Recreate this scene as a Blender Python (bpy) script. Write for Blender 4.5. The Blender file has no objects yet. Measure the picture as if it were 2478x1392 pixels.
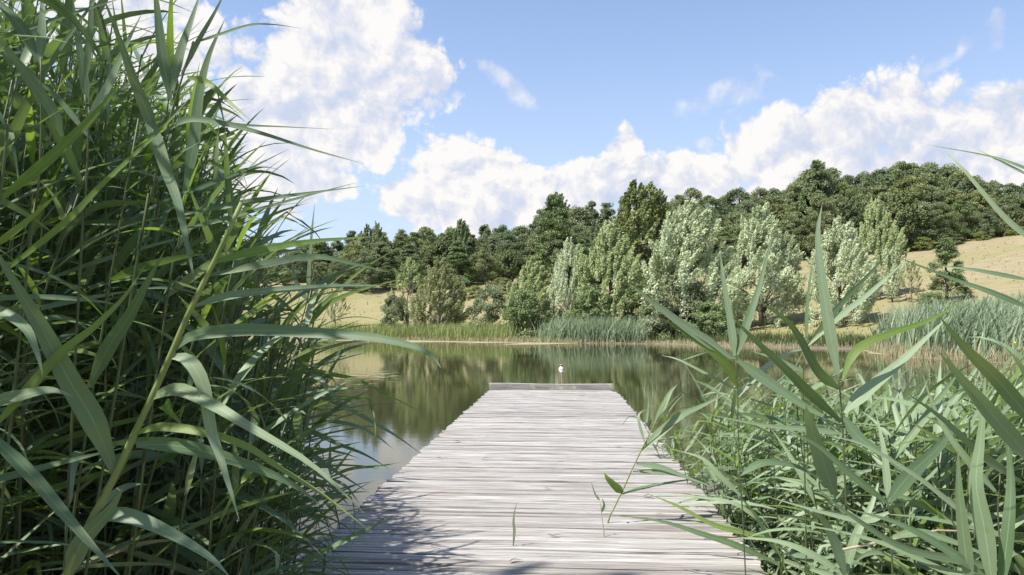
import bpy, math, random
import numpy as np
from mathutils import Vector, Matrix, Euler

R = math.radians
scene = bpy.context.scene
C = scene.collection
random.seed(7)
rng = np.random.default_rng(11)

# ------------------------------------------------------------------ camera
F = 1872.0                     # focal length in photograph pixels (2478 wide)
HC = 1.65                      # camera height over the water
PITCH = math.atan((788 - 696) / F)
cam_d = bpy.data.cameras.new('camera')
cam_d.sensor_width = 36.0
cam_d.lens = F / 2478.0 * 36.0
cam_d.clip_start = 0.05
cam_d.clip_end = 3000.0
cam_d.dof.use_dof = False
cam = bpy.data.objects.new('camera', cam_d)
C.objects.link(cam)
cam.location = (0, 0, HC)
cam.rotation_euler = (math.pi / 2 + PITCH, 0, 0)
scene.camera = cam

# ------------------------------------------------------------------ sun
SUN_EL = R(61)
SUN_H = Vector((-0.87, -0.49)).normalized()          # horizontal direction towards the sun: left, a little behind
sun_dir = Vector((SUN_H.x * math.cos(SUN_EL), SUN_H.y * math.cos(SUN_EL), math.sin(SUN_EL)))
sd = bpy.data.lights.new('sun', 'SUN')
sd.energy = 5.0
sd.angle = R(0.53)
sd.color = (1.0, 0.955, 0.89)
sun = bpy.data.objects.new('sun', sd)
C.objects.link(sun)
sun.rotation_euler = sun_dir.to_track_quat('Z', 'Y').to_euler()
sun.location = (-20, -10, 40)

# ------------------------------------------------------------------ view
scene.view_settings.view_transform = 'Standard'
scene.view_settings.look = 'None'
scene.view_settings.gamma = 1.0
scene.view_settings.exposure = 0.65
scene.view_settings.use_curve_mapping = False
scene.render.engine = 'CYCLES'
scene.cycles.use_denoising = True
scene.cycles.max_bounces = 6
scene.cycles.diffuse_bounces = 3
scene.cycles.glossy_bounces = 3
scene.cycles.transmission_bounces = 3
scene.cycles.transparent_max_bounces = 8
scene.cycles.caustics_reflective = False
scene.cycles.caustics_refractive = False
scene.cycles.sample_clamp_indirect = 6.0


# ------------------------------------------------------------------ node helpers
class NT:
    def __init__(self, tree):
        self.t = tree
        self.n = tree.nodes
        self.l = tree.links

    def node(self, typ, **kw):
        nd = self.n.new(typ)
        for k, v in kw.items():
            setattr(nd, k, v)
        return nd

    def put(self, sock, v):
        if isinstance(v, bpy.types.NodeSocket):
            self.l.new(v, sock)
        elif v is not None:
            if isinstance(v, (tuple, list)) and len(v) == 3 and sock.type == 'RGBA':
                v = (*v, 1.0)
            sock.default_value = v

    def m(self, op, a=None, b=None, c=None, clamp=False):
        nd = self.node('ShaderNodeMath', operation=op)
        nd.use_clamp = clamp
        for i, v in enumerate((a, b, c)):
            if v is not None:
                self.put(nd.inputs[i], v)
        return nd.outputs[0]

    def vm(self, op, a=None, b=None):
        nd = self.node('ShaderNodeVectorMath', operation=op)
        for i, v in enumerate((a, b)):
            if v is not None:
                self.put(nd.inputs[i], v)
        return nd.outputs['Value'] if op in ('DOT_PRODUCT', 'LENGTH', 'DISTANCE') else nd.outputs[0]

    def noise(self, vec, scale, detail=4, rough=0.55, dist=0.0):
        nd = self.node('ShaderNodeTexNoise')
        if vec is not None:
            self.l.new(vec, nd.inputs['Vector'])
        nd.inputs['Scale'].default_value = scale
        nd.inputs['Detail'].default_value = detail
        nd.inputs['Roughness'].default_value = rough
        nd.inputs['Distortion'].default_value = dist
        return nd.outputs[0]

    def mapping(self, vec, scale=(1, 1, 1), loc=(0, 0, 0), rot=(0, 0, 0)):
        nd = self.node('ShaderNodeMapping')
        self.l.new(vec, nd.inputs[0])
        nd.inputs['Scale'].default_value = scale
        nd.inputs['Location'].default_value = loc
        nd.inputs['Rotation'].default_value = rot
        return nd.outputs[0]

    def ramp(self, fac, stops, interp='LINEAR'):
        nd = self.node('ShaderNodeValToRGB')
        nd.color_ramp.interpolation = interp
        e = nd.color_ramp.elements
        while len(e) < len(stops):
            e.new(0.5)
        for el, (p, col) in zip(e, stops):
            el.position = p
            if not isinstance(col, (tuple, list)):
                col = (col, col, col)
            el.color = (*col, 1.0)
        self.l.new(fac, nd.inputs[0])
        return nd.outputs[0]

    def mix(self, fac, a, b, mode='MIX'):
        nd = self.node('ShaderNodeMix', data_type='RGBA', blend_type=mode)
        self.put(nd.inputs[0], fac)
        self.put(nd.inputs[6], a)
        self.put(nd.inputs[7], b)
        return nd.outputs[2]

    def maprange(self, v, a, b, c=0.0, d=1.0, smooth=True):
        nd = self.node('ShaderNodeMapRange')
        nd.interpolation_type = 'SMOOTHSTEP' if smooth else 'LINEAR'
        self.put(nd.inputs[0], v)
        for i, x in enumerate((a, b, c, d)):
            nd.inputs[i + 1].default_value = x
        return nd.outputs[0]


def new_mat(name):
    mt = bpy.data.materials.new(name)
    mt.use_nodes = True
    mt.node_tree.nodes.clear()
    nt = NT(mt.node_tree)
    out = nt.node('ShaderNodeOutputMaterial')
    return mt, nt, out


def principled(nt, base, rough=0.6, spec=0.4, normal=None):
    p = nt.node('ShaderNodeBsdfPrincipled')
    nt.put(p.inputs['Base Color'], base)
    nt.put(p.inputs['Roughness'], rough)
    p.inputs['Specular IOR Level'].default_value = spec
    if normal is not None:
        nt.l.new(normal, p.inputs['Normal'])
    return p


def bump(nt, h, strength=0.3, dist=0.01):
    b = nt.node('ShaderNodeBump')
    b.inputs['Strength'].default_value = strength
    b.inputs['Distance'].default_value = dist
    nt.l.new(h, b.inputs['Height'])
    return b.outputs[0]


# ------------------------------------------------------------------ world: Nishita sky with cumulus
def build_world():
    w = bpy.data.worlds.new('World')
    scene.world = w
    w.use_nodes = True
    w.node_tree.nodes.clear()
    nt = NT(w.node_tree)
    out = nt.node('ShaderNodeOutputWorld')
    bg = nt.node('ShaderNodeBackground')
    sky = nt.node('ShaderNodeTexSky', sky_type='NISHITA')
    sky.sun_disc = False
    sky.sun_elevation = SUN_EL
    sky.sun_rotation = math.atan2(SUN_H.x, SUN_H.y)
    sky.altitude = 150
    sky.air_density = 1.0
    sky.dust_density = 0.6
    sky.ozone_density = 1.2
    tc = nt.node('ShaderNodeTexCoord')
    D = tc.outputs['Generated']
    sep = nt.node('ShaderNodeSeparateXYZ')
    nt.l.new(D, sep.inputs[0])
    az = nt.m('ARCTAN2', sep.outputs[0], sep.outputs[1])
    el = nt.m('ARCSINE', sep.outputs[2])
    comb = nt.node('ShaderNodeCombineXYZ')
    nt.l.new(az, comb.inputs[0])
    nt.l.new(el, comb.inputs[1])
    P = comb.outputs[0]
    # domain warp of the outlines
    wn = nt.node('ShaderNodeTexNoise')
    nt.l.new(D, wn.inputs['Vector'])
    wn.inputs['Scale'].default_value = 9.0
    wn.inputs['Detail'].default_value = 5.0
    wv = nt.vm('SUBTRACT', wn.outputs['Color'], (0.5, 0.5, 0.5))
    wv = nt.vm('MULTIPLY', wv, (0.09, 0.07, 0.0))
    PW = nt.vm('ADD', P, wv)

    def A(px, py):
        return (math.atan((px - 1239) / F), math.atan((788 - py) / F))

    # heaps of cumulus: centre (photograph px), radii (px)
    heaps = [
        (760, 130, 280, 200), (660, 300, 330, 190), (910, 240, 215, 170), (830, 30, 190, 110),
        (860, 300, 190, 90), (790, 470, 95, 45), (700, 390, 180, 100), (520, 420, 240, 140), (250, 240, 330, 230), (60, 120, 190, 260), (330, 60, 200, 90), (600, 490, 150, 60),
        (1110, 420, 130, 100), (1090, 500, 170, 80), (1280, 470, 130, 80), (1200, 440, 120, 80),
        (1430, 450, 120, 75), (1508, 345, 45, 60), (1525, 430, 90, 70), (1640, 440, 150, 80),
        (1850, 400, 150, 120), (1990, 400, 130, 110), (2140, 310, 150, 120), (2290, 370, 140, 110),
        (2440, 400, 150, 110), (2060, 480, 330, 120), (2600, 420, 200, 130), (1700, 520, 340, 90), (1330, 545, 330, 70), (2300, 470, 260, 110),
    ]
    wisps = [(1225, 185, 75, 28, -35), (1760, 250, 110, 30, 12), (2310, 215, 60, 18, 30), (1720, 350, 30, 16, 0),
             (2440, 190, 25, 40, 0), (1850, 200, 20, 30, 20), (1195, 150, 40, 14, -25)]
    field = None
    for (px, py, rx, ry) in heaps:
        a, e = A(px, py)
        d = nt.vm('MULTIPLY', nt.vm('SUBTRACT', PW, (a, e, 0)), (F / rx / 1.25, F / ry / 1.25, 0))
        v = nt.m('SUBTRACT', 1.0, nt.vm('DOT_PRODUCT', d, d))
        field = v if field is None else nt.m('SMOOTH_MAX', field, v, 0.25)
    wf = None
    for (px, py, rx, ry, ang) in wisps:
        a, e = A(px, py)
        d = nt.mapping(nt.vm('SUBTRACT', PW, (a, e, 0)), rot=(0, 0, R(-ang)))
        d = nt.vm('MULTIPLY', d, (F / rx, F / ry, 0))
        v = nt.m('SUBTRACT', 1.0, nt.vm('DOT_PRODUCT', d, d))
        wf = v if wf is None else nt.m('MAXIMUM', wf, v)
    # the same kind of sky goes on round the rest of the horizon
    gn = nt.noise(D, 3.0, 3, 0.5)
    side = nt.maprange(nt.m('ABSOLUTE', az), 0.72, 0.95)
    low = nt.maprange(el, 0.15, 0.75, 0.0, 0.35)
    gen = nt.m('SUBTRACT', nt.m('MULTIPLY', nt.m('SUBTRACT', gn, 0.47), 7.0), nt.m('MULTIPLY', low, 3.0))
    gen = nt.m('SUBTRACT', nt.m('MULTIPLY', nt.m('ADD', gen, 4.0), side), 4.0)
    high = nt.maprange(el, 0.47, 0.60)
    gen2 = nt.m('SUBTRACT', nt.m('MULTIPLY', nt.m('SUBTRACT', gn, 0.55), 7.0), 0.0)
    gen2 = nt.m('SUBTRACT', nt.m('MULTIPLY', nt.m('ADD', gen2, 4.0), high), 4.0)
    field = nt.m('MAXIMUM', field, nt.m('MAXIMUM', gen, gen2))

    def billow(vec):
        v = nt.node('ShaderNodeTexVoronoi', feature='F1')
        nt.l.new(vec, v.inputs['Vector'])
        v.inputs['Scale'].default_value = 17.0
        v.inputs['Detail'].default_value = 3.0
        v.inputs['Roughness'].default_value = 0.55
        v.inputs['Lacunarity'].default_value = 2.3
        return nt.m('SUBTRACT', 1.0, v.outputs['Distance'])

    jit = nt.vm('MULTIPLY', nt.vm('SUBTRACT', wn.outputs['Color'], (0.5, 0.5, 0.5)), (0.06, 0.06, 0.06))
    DJ = nt.vm('ADD', D, jit)
    h0 = billow(DJ)
    off = Vector((-0.62, -0.2, 0.75)).normalized() * 0.022
    h1 = billow(nt.vm('ADD', DJ, tuple(off)))
    fine = nt.noise(D, 38.0, 6, 0.6)
    dens = nt.m('ADD', field, nt.m('MULTIPLY', nt.m('SUBTRACT', h0, 0.46), 0.75))
    dens = nt.m('ADD', dens, nt.m('MULTIPLY', nt.m('SUBTRACT', fine, 0.5), 0.34))
    alpha = nt.maprange(dens, 0.0, 0.30)
    wdens = nt.m('ADD', wf, nt.m('MULTIPLY', nt.m('SUBTRACT', fine, 0.52), 4.6))
    walpha = nt.m('MULTIPLY', nt.maprange(wdens, -0.6, 1.7), 0.7)
    alpha = nt.m('MAXIMUM', alpha, walpha)
    # light on the puffs: the side towards the sun is higher than its neighbour
    rel = nt.m('SUBTRACT', h0, h1)
    core = nt.noise(D, 5.5, 3, 0.5)
    lit = nt.m('ADD', nt.m('MULTIPLY', rel, 1.25), 0.66)
    lit = nt.m('ADD', lit, nt.m('MULTIPLY', nt.m('SUBTRACT', 0.5, core), 1.25))
    thick = nt.maprange(dens, 0.2, 1.2, 0.06, -0.07)
    lit = nt.m('ADD', lit, thick, clamp=True)
    ccol = nt.ramp(lit, [(0.0, (0.385, 0.44, 0.55)), (0.40, (0.455, 0.485, 0.56)), (0.72, (0.545, 0.55, 0.58)), (1.0, (0.63, 0.62, 0.61))])
    # thin haze towards the horizon
    skyc = nt.mix(1.0, sky.outputs[0], (0.106, 0.116, 0.132), 'MULTIPLY')
    hz = nt.maprange(el, 0.0, 0.45, 0.85, 0.20)
    skyc = nt.mix(hz, skyc, (0.44, 0.52, 0.66))
    tot = nt.mix(alpha, skyc, ccol)
    gnd = nt.maprange(el, -0.06, 0.0)
    tot = nt.mix(gnd, (0.12, 0.13, 0.08), tot)
    nt.l.new(tot, bg.inputs[0])
    bg.inputs[1].default_value = 1.0
    nt.l.new(bg.outputs[0], out.inputs[0])
    w.cycles.sampling_method = 'MANUAL'
    w.cycles.sample_map_resolution = 512


build_world()


# ------------------------------------------------------------------ generic object helpers
def at(px, py, Y):
    """photograph pixel -> world point on the plane at forward distance Y"""
    u = (px - 1239) / F
    v = (696 - py) / F
    dy = math.cos(PITCH) - v * math.sin(PITCH)
    dz = math.sin(PITCH) + v * math.cos(PITCH)
    k = Y / dy
    return Vector((u * k, Y, HC + dz * k))


def tag(o, label=None, cat=None, group=None, kind=None):
    if label:
        o['label'] = label
    if cat:
        o['category'] = cat
    if group:
        o['group'] = group
    if kind:
        o['kind'] = kind
    return o


def put(name, me, parent=None, loc=(0, 0, 0), rot=None, scale=None):
    o = bpy.data.objects.new(name, me)
    C.objects.link(o)
    if parent is not None:
        o.parent = parent
    o.location = loc
    if rot is not None:
        o.rotation_euler = rot
    if scale is not None:
        o.scale = scale
    return o


def empty(name, loc=(0, 0, 0), rz=0.0, scale=None):
    o = put(name, None, None, loc, (0, 0, rz), scale)
    o.empty_display_size = 0.1
    return o


def mesh(name, verts, faces, mat, smooth=True, attrs=None):
    """faces: (n,4) or (n,3) array, or list; attrs: name -> (domain, array)"""
    me = bpy.data.meshes.new(name)
    verts = np.asarray(verts, dtype=np.float32).reshape(-1, 3)
    if isinstance(faces, np.ndarray):
        k = faces.shape[1]
        n = faces.shape[0]
        me.vertices.add(len(verts))
        me.vertices.foreach_set('co', verts.ravel())
        me.loops.add(n * k)
        me.loops.foreach_set('vertex_index', faces.astype(np.int32).ravel())
        me.polygons.add(n)
        me.polygons.foreach_set('loop_start', np.arange(0, n * k, k, dtype=np.int32))
        me.update(calc_edges=True)
    else:
        me.from_pydata([tuple(v) for v in verts], [], faces)
    if attrs:
        for an, (dom, arr) in attrs.items():
            a = me.attributes.new(an, 'FLOAT', dom)
            a.data.foreach_set('value', np.asarray(arr, dtype=np.float32))
    me.polygons.foreach_set('use_smooth', [smooth] * len(me.polygons))
    if mat is not None:
        me.materials.append(mat)
    me.validate()
    return me


class MB:
    def __init__(self):
        self.v = []
        self.f = []

    def tube(self, pts, radii, sides=6, cap=True):
        pts = [Vector(p) for p in pts]
        b0 = len(self.v)
        n = len(pts)
        up = Vector((0.13, 0.9, 0.21)).normalized()
        for i, p in enumerate(pts):
            t = (pts[min(i + 1, n - 1)] - pts[max(i - 1, 0)]).normalized()
            a = t.cross(up)
            if a.length < 1e-3:
                a = t.cross(Vector((1, 0, 0)))
            a.normalize()
            b = t.cross(a)
            for k in range(sides):
                an = 2 * math.pi * k / sides
                self.v.append(p + (a * math.cos(an) + b * math.sin(an)) * radii[i])
        for i in range(n - 1):
            for k in range(sides):
                k2 = (k + 1) % sides
                self.f.append((b0 + i * sides + k, b0 + i * sides + k2, b0 + (i + 1) * sides + k2, b0 + (i + 1) * sides + k))
        if cap:
            self.f.append(tuple(b0 + k for k in range(sides))[::-1])
            self.f.append(tuple(b0 + (n - 1) * sides + k for k in range(sides)))

    def box(self, c, s, jit=0.0):
        b0 = len(self.v)
        for sx in (-1, 1):
            for sy in (-1, 1):
                for sz in (-1, 1):
                    self.v.append(Vector((c[0] + sx * s[0] / 2, c[1] + sy * s[1] / 2, c[2] + sz * s[2] / 2)))
        for q in ((0, 1, 3, 2), (4, 6, 7, 5), (0, 4, 5, 1), (2, 3, 7, 6), (0, 2, 6, 4), (1, 5, 7, 3)):
            self.f.append(tuple(b0 + i for i in q))

    def build(self, name, mat, smooth=True):
        return mesh(name, [tuple(v) for v in self.v], self.f, mat, smooth)


# ------------------------------------------------------------------ materials
def attr(nt, name):
    nd = nt.node('ShaderNodeAttribute')
    nd.attribute_name = name
    return nd.outputs['Fac']


def obj_random(nt):
    return nt.node('ShaderNodeObjectInfo').outputs['Random']


def make_leaf_mat(name, cols, trans, tw=0.3, rough=0.45, spec=0.4, per_obj=True, rib=True):
    """cols: three colours from dark to pale picked by the blade's own random number"""
    mt, nt, out = new_mat(name)
    rnd = attr(nt, 'tint')
    if per_obj:
        rnd = nt.m('FRACT', nt.m('ADD', rnd, obj_random(nt)))
    col = nt.ramp(rnd, [(0.0, cols[0]), (0.5, cols[1]), (1.0, cols[2])])
    tc = nt.node('ShaderNodeTexCoord')
    blotch = nt.noise(tc.outputs['Object'], 9.0, 3, 0.6)
    col = nt.mix(nt.maprange(blotch, 0.3, 0.75, 0.0, 0.45), col, nt.mix(0.5, col, cols[2]))
    if per_obj and not rib:
        tone = nt.ramp(obj_random(nt), [(0.0, (0.74, 0.80, 0.78)), (0.35, (1.0, 1.0, 1.0)), (0.7, (1.16, 1.10, 0.95)), (1.0, (0.90, 1.02, 0.80))])
        col = nt.mix(1.0, col, tone, 'MULTIPLY')
    if rib:
        ac = attr(nt, 'across')
        vein = nt.m('SINE', nt.m('MULTIPLY', ac, 60.0))
        col = nt.mix(nt.m('MULTIPLY', nt.m('ADD', vein, 1.0), 0.10), col, cols[2])
        mid = nt.maprange(nt.m('ABSOLUTE', ac), 0.0, 0.09, 0.55, 0.0)
        col = nt.mix(mid, col, tuple(min(1, c * 1.5 + 0.03) for c in cols[2]))
        tip = nt.maprange(attr(nt, 'along'), 0.86, 1.0, 0.0, 0.6)
        dry = nt.m('MULTIPLY', tip, nt.m('GREATER_THAN', nt.m('FRACT', nt.m('MULTIPLY', rnd, 7.3)), 0.6))
        col = nt.mix(dry, col, (0.34, 0.28, 0.13))
        spot = nt.noise(nt.mapping(tc.outputs['Object'], (26.0, 26.0, 26.0)), 1.0, 4, 0.7)
        col = nt.mix(nt.maprange(spot, 0.60, 0.72, 0.0, 0.55), col, (0.20, 0.165, 0.07))
        pale_ = nt.noise(nt.mapping(tc.outputs['Object'], (5.0, 5.0, 5.0)), 1.0, 3, 0.6)
        col = nt.mix(nt.maprange(pale_, 0.52, 0.75, 0.0, 0.4), col, (0.24, 0.26, 0.09))
    p = principled(nt, col, rough, spec)
    tr = nt.node('ShaderNodeBsdfTranslucent')
    tcol = nt.mix(0.75, col, trans)
    nt.l.new(tcol, tr.inputs[0])
    mx = nt.node('ShaderNodeMixShader')
    mx.inputs[0].default_value = tw
    nt.l.new(p.outputs[0], mx.inputs[1])
    nt.l.new(tr.outputs[0], mx.inputs[2])
    nt.l.new(mx.outputs[0], out.inputs[0])
    return mt


M = {}
M['reed_leaf'] = make_leaf_mat('reed_leaf', ((0.071, 0.123, 0.050), (0.112, 0.177, 0.089), (0.188, 0.257, 0.160)), (0.23, 0.36, 0.05), 0.26, 0.48, 0.32)
M['reed_leaf_pale'] = make_leaf_mat('reed_leaf_pale', ((0.125, 0.190, 0.090), (0.190, 0.265, 0.145), (0.275, 0.350, 0.220)), (0.33, 0.44, 0.13), 0.28, 0.48, 0.32)
M['reed_leaf_fresh'] = make_leaf_mat('reed_leaf_fresh', ((0.095, 0.165, 0.035), (0.135, 0.215, 0.050), (0.19, 0.265, 0.075)), (0.28, 0.44, 0.04), 0.38, 0.5, 0.28)
M['reed_leaf_dry'] = make_leaf_mat('reed_leaf_dry', ((0.20, 0.15, 0.07), (0.33, 0.26, 0.14), (0.45, 0.38, 0.23)), (0.4, 0.3, 0.12), 0.2, 0.7, 0.15)
M['far_reed_blue'] = make_leaf_mat('far_reed_blue', ((0.159, 0.220, 0.122), (0.256, 0.329, 0.201), (0.403, 0.470, 0.305)), (0.25, 0.33, 0.13), 0.3, 0.6, 0.2, False, False)
M['bank_green'] = make_leaf_mat('bank_green', ((0.05, 0.075, 0.028), (0.08, 0.11, 0.04), (0.13, 0.15, 0.06)), (0.14, 0.2, 0.05), 0.2, 0.6, 0.2, False, False)  # dark green that carries the shadow at the foot of the shore trees
M['far_reed_green'] = make_leaf_mat('far_reed_green', ((0.184, 0.241, 0.081), (0.265, 0.322, 0.115), (0.380, 0.391, 0.172)), (0.3, 0.4, 0.08), 0.25, 0.6, 0.2, False, False)
M['dry_reed'] = make_leaf_mat('dry_reed', ((0.27, 0.25, 0.13), (0.36, 0.33, 0.19), (0.46, 0.42, 0.27)), (0.4, 0.3, 0.15), 0.1, 0.7, 0.2, False, False)
M['dry_grass'] = make_leaf_mat('dry_grass', ((0.17, 0.165, 0.07), (0.22, 0.195, 0.10), (0.26, 0.225, 0.13)), (0.4, 0.33, 0.15), 0.2, 0.7, 0.2, False, False)
M['dark_tree'] = make_leaf_mat('dark_tree', ((0.121, 0.160, 0.077), (0.177, 0.227, 0.112), (0.270, 0.315, 0.163)), (0.13, 0.19, 0.04), 0.2, 0.55, 0.3, True, False)
M['olive_tree'] = make_leaf_mat('olive_tree', ((0.143, 0.179, 0.077), (0.220, 0.260, 0.115), (0.312, 0.346, 0.165)), (0.17, 0.21, 0.045), 0.2, 0.55, 0.3, True, False)
M['willow'] = make_leaf_mat('willow', ((0.349, 0.415, 0.227), (0.559, 0.636, 0.390), (0.907, 0.973, 0.708)), (0.42, 0.46, 0.26), 0.38, 0.5, 0.35, False, False)
M['willow_green'] = make_leaf_mat('willow_green', ((0.272, 0.333, 0.150), (0.417, 0.485, 0.229), (0.647, 0.704, 0.408)), (0.36, 0.44, 0.14), 0.38, 0.5, 0.35, False, False)
M['willow_yellow'] = make_leaf_mat('willow_yellow', ((0.225, 0.252, 0.112), (0.338, 0.364, 0.181), (0.489, 0.506, 0.297)), (0.42, 0.46, 0.17), 0.38, 0.5, 0.3, False, False)
M['sallow'] = make_leaf_mat('sallow', ((0.150, 0.180, 0.090), (0.220, 0.255, 0.140), (0.310, 0.345, 0.205)), (0.28, 0.34, 0.12), 0.3, 0.5, 0.3, False, False)
M['alder'] = make_leaf_mat('alder', ((0.115, 0.171, 0.062), (0.178, 0.250, 0.095), (0.286, 0.352, 0.154)), (0.14, 0.21, 0.04), 0.2, 0.5, 0.3, False, False)
M['bush_leaf'] = make_leaf_mat('bush_leaf', ((0.15, 0.19, 0.05), (0.24, 0.28, 0.085), (0.36, 0.38, 0.15)), (0.3, 0.38, 0.06), 0.25, 0.5, 0.35, False, False)


def stem_mat(name, a, b, scale=6.0):
    mt, nt, out = new_mat(name)
    tc = nt.node('ShaderNodeTexCoord')
    n = nt.noise(nt.mapping(tc.outputs['Object'], (scale, scale, scale * 0.25)), 4.0, 3)
    col = nt.ramp(n, [(0.3, a), (0.75, b)])
    p = principled(nt, col, 0.55, 0.35)
    nt.l.new(p.outputs[0], out.inputs[0])
    return mt


M['stem'] = stem_mat('reed_stem', (0.13, 0.19, 0.05), (0.26, 0.31, 0.11))
M['stem_green'] = stem_mat('reed_stem_green', (0.055, 0.078, 0.03), (0.11, 0.135, 0.055))
M['stem_dry'] = stem_mat('dry_stem', (0.33, 0.27, 0.17), (0.52, 0.46, 0.34))
M['bark'] = stem_mat('bark', (0.055, 0.048, 0.038), (0.14, 0.125, 0.10), 2.0)
M['bark_pale'] = stem_mat('bark_pale', (0.12, 0.11, 0.09), (0.25, 0.23, 0.19), 2.0)
M['dead_wood'] = stem_mat('dead_wood', (0.36, 0.33, 0.28), (0.56, 0.53, 0.47), 3.0)


def make_wood():
    mt, nt, out = new_mat('weathered_plank')
    tc = nt.node('ShaderNodeTexCoord')
    rnd = obj_random(nt)
    sh = nt.node('ShaderNodeCombineXYZ')
    for i, k in enumerate((37.0, 13.0, 91.0)):
        nt.l.new(nt.m('MULTIPLY', rnd, k), sh.inputs[i])
    v = nt.vm('ADD', tc.outputs['Object'], sh.outputs[0])
    wob = nt.node('ShaderNodeTexNoise')
    nt.l.new(v, wob.inputs['Vector'])
    wob.inputs['Scale'].default_value = 2.2
    wob.inputs['Detail'].default_value = 2.0
    v = nt.vm('ADD', v, nt.vm('MULTIPLY', nt.vm('SUBTRACT', wob.outputs['Color'], (0.5, 0.5, 0.5)), (0.0, 0.016, 0.0)))
    grain = nt.noise(nt.mapping(v, (1.6, 75.0, 75.0)), 1.0, 5, 0.62)
    grain2 = nt.noise(nt.mapping(v, (5.0, 190.0, 190.0)), 1.0, 3, 0.6)
    crack = nt.noise(nt.mapping(v, (0.8, 34.0, 34.0)), 1.0, 3, 0.5, 0.4)
    patch = nt.noise(nt.mapping(v, (1.0, 4.0, 4.0)), 1.0, 4, 0.6)
    speck = nt.noise(nt.mapping(v, (22.0, 60.0, 60.0)), 1.0, 4, 0.7)
    band = nt.noise(nt.mapping(v, (1.5, 36.0, 36.0)), 1.0, 5, 0.7)
    col = nt.ramp(grain, [(0.25, (0.20, 0.18, 0.17)), (0.43, (0.40, 0.38, 0.365)), (0.58, (0.53, 0.51, 0.495)), (0.8, (0.66, 0.645, 0.63))])
    col = nt.mix(nt.maprange(grain2, 0.35, 0.65, 0.5, 0.0), col, (0.22, 0.195, 0.185))
    col = nt.mix(1.0, col, nt.ramp(band, [(0.28, (0.50, 0.47, 0.455)), (0.45, (0.86, 0.84, 0.83)), (0.58, (1.04, 1.04, 1.04)), (0.75, (1.22, 1.22, 1.22))]), 'MULTIPLY')
    col = nt.mix(nt.maprange(patch, 0.50, 0.78, 0.0, 0.55), col, (0.34, 0.275, 0.235))
    col = nt.mix(nt.maprange(speck, 0.62, 0.78, 0.0, 0.5), col, (0.20, 0.18, 0.17))
    ck = nt.maprange(crack, 0.30, 0.40, 0.9, 0.0)
    col = nt.mix(ck, col, (0.085, 0.07, 0.062))
    col = nt.mix(1.0, col, (0.88, 0.895, 0.86), 'MULTIPLY')
    line = nt.noise(nt.mapping(v, (2.2, 95.0, 95.0)), 1.0, 4, 0.65, 0.2)
    lk = nt.maprange(line, 0.38, 0.49, 0.75, 0.0)
    col = nt.mix(lk, col, (0.16, 0.14, 0.13))
    col = nt.mix(nt.maprange(line, 0.54, 0.64, 0.0, 0.5), col, (0.66, 0.65, 0.635))
    tone = nt.ramp(rnd, [(0.0, (0.78, 0.75, 0.73)), (0.25, (1.05, 1.04, 1.03)), (0.5, (0.92, 0.91, 0.905)), (0.75, (1.16, 1.16, 1.16)), (1.0, (0.88, 0.84, 0.82))])
    col = nt.mix(1.0, col, tone, 'MULTIPLY')
    h = nt.m('ADD', nt.m('MULTIPLY', grain, 0.6), nt.m('MULTIPLY', grain2, 0.25))
    h = nt.m('SUBTRACT', h, nt.m('MULTIPLY', ck, 0.5))
    p = principled(nt, col, 0.78, 0.25, bump(nt, h, 0.9, 0.006))
    nt.l.new(p.outputs[0], out.inputs[0])
    return mt


M['wood'] = make_wood()


def make_lichen_wood():
    mt, nt, out = new_mat('lichened_board')
    tc = nt.node('ShaderNodeTexCoord')
    v = tc.outputs['Object']
    grain = nt.noise(nt.mapping(v, (2.0, 60.0, 60.0)), 1.0, 5, 0.6)
    col = nt.ramp(grain, [(0.25, (0.13, 0.11, 0.095)), (0.5, (0.30, 0.275, 0.25)), (0.8, (0.44, 0.41, 0.37))])
    lich = nt.noise(v, 7.0, 5, 0.7)
    col = nt.mix(nt.maprange(lich, 0.54, 0.66, 0.0, 0.75), col, (0.50, 0.50, 0.32))
    p = principled(nt, col, 0.85, 0.2, bump(nt, grain, 0.8, 0.006))
    nt.l.new(p.outputs[0], out.inputs[0])
    return mt


M['lichen_wood'] = make_lichen_wood()


def make_water():
    mt, nt, out = new_mat('pond_water')
    tc = nt.node('ShaderNodeTexCoord')
    v = tc.outputs['Object']
    r1 = nt.noise(nt.mapping(v, (0.9, 2.6, 1)), 1.6, 4, 0.6)
    r2 = nt.noise(nt.mapping(v, (2.2, 7.0, 1)), 3.0, 3, 0.55)
    calm = nt.noise(nt.mapping(v, (0.05, 0.10, 1)), 1.0, 3, 0.5)
    amp = nt.maprange(calm, 0.38, 0.62, 0.25, 1.0)
    h = nt.m('MULTIPLY', nt.m('ADD', nt.m('MULTIPLY', r1, 0.55), nt.m('MULTIPLY', r2, 0.16)), amp)
    nrm = bump(nt, h, 0.10, 0.026)
    mud = nt.noise(nt.mapping(v, (0.09, 0.2, 1)), 1.0, 4, 0.6)
    col = nt.ramp(mud, [(0.3, (0.030, 0.034, 0.013)), (0.7, (0.055, 0.055, 0.024))])
    p = principled(nt, col, 0.035, 0.5, nrm)
    p.inputs['IOR'].default_value = 1.333
    nt.l.new(p.outputs[0], out.inputs[0])
    return mt


M['water'] = make_water()


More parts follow.
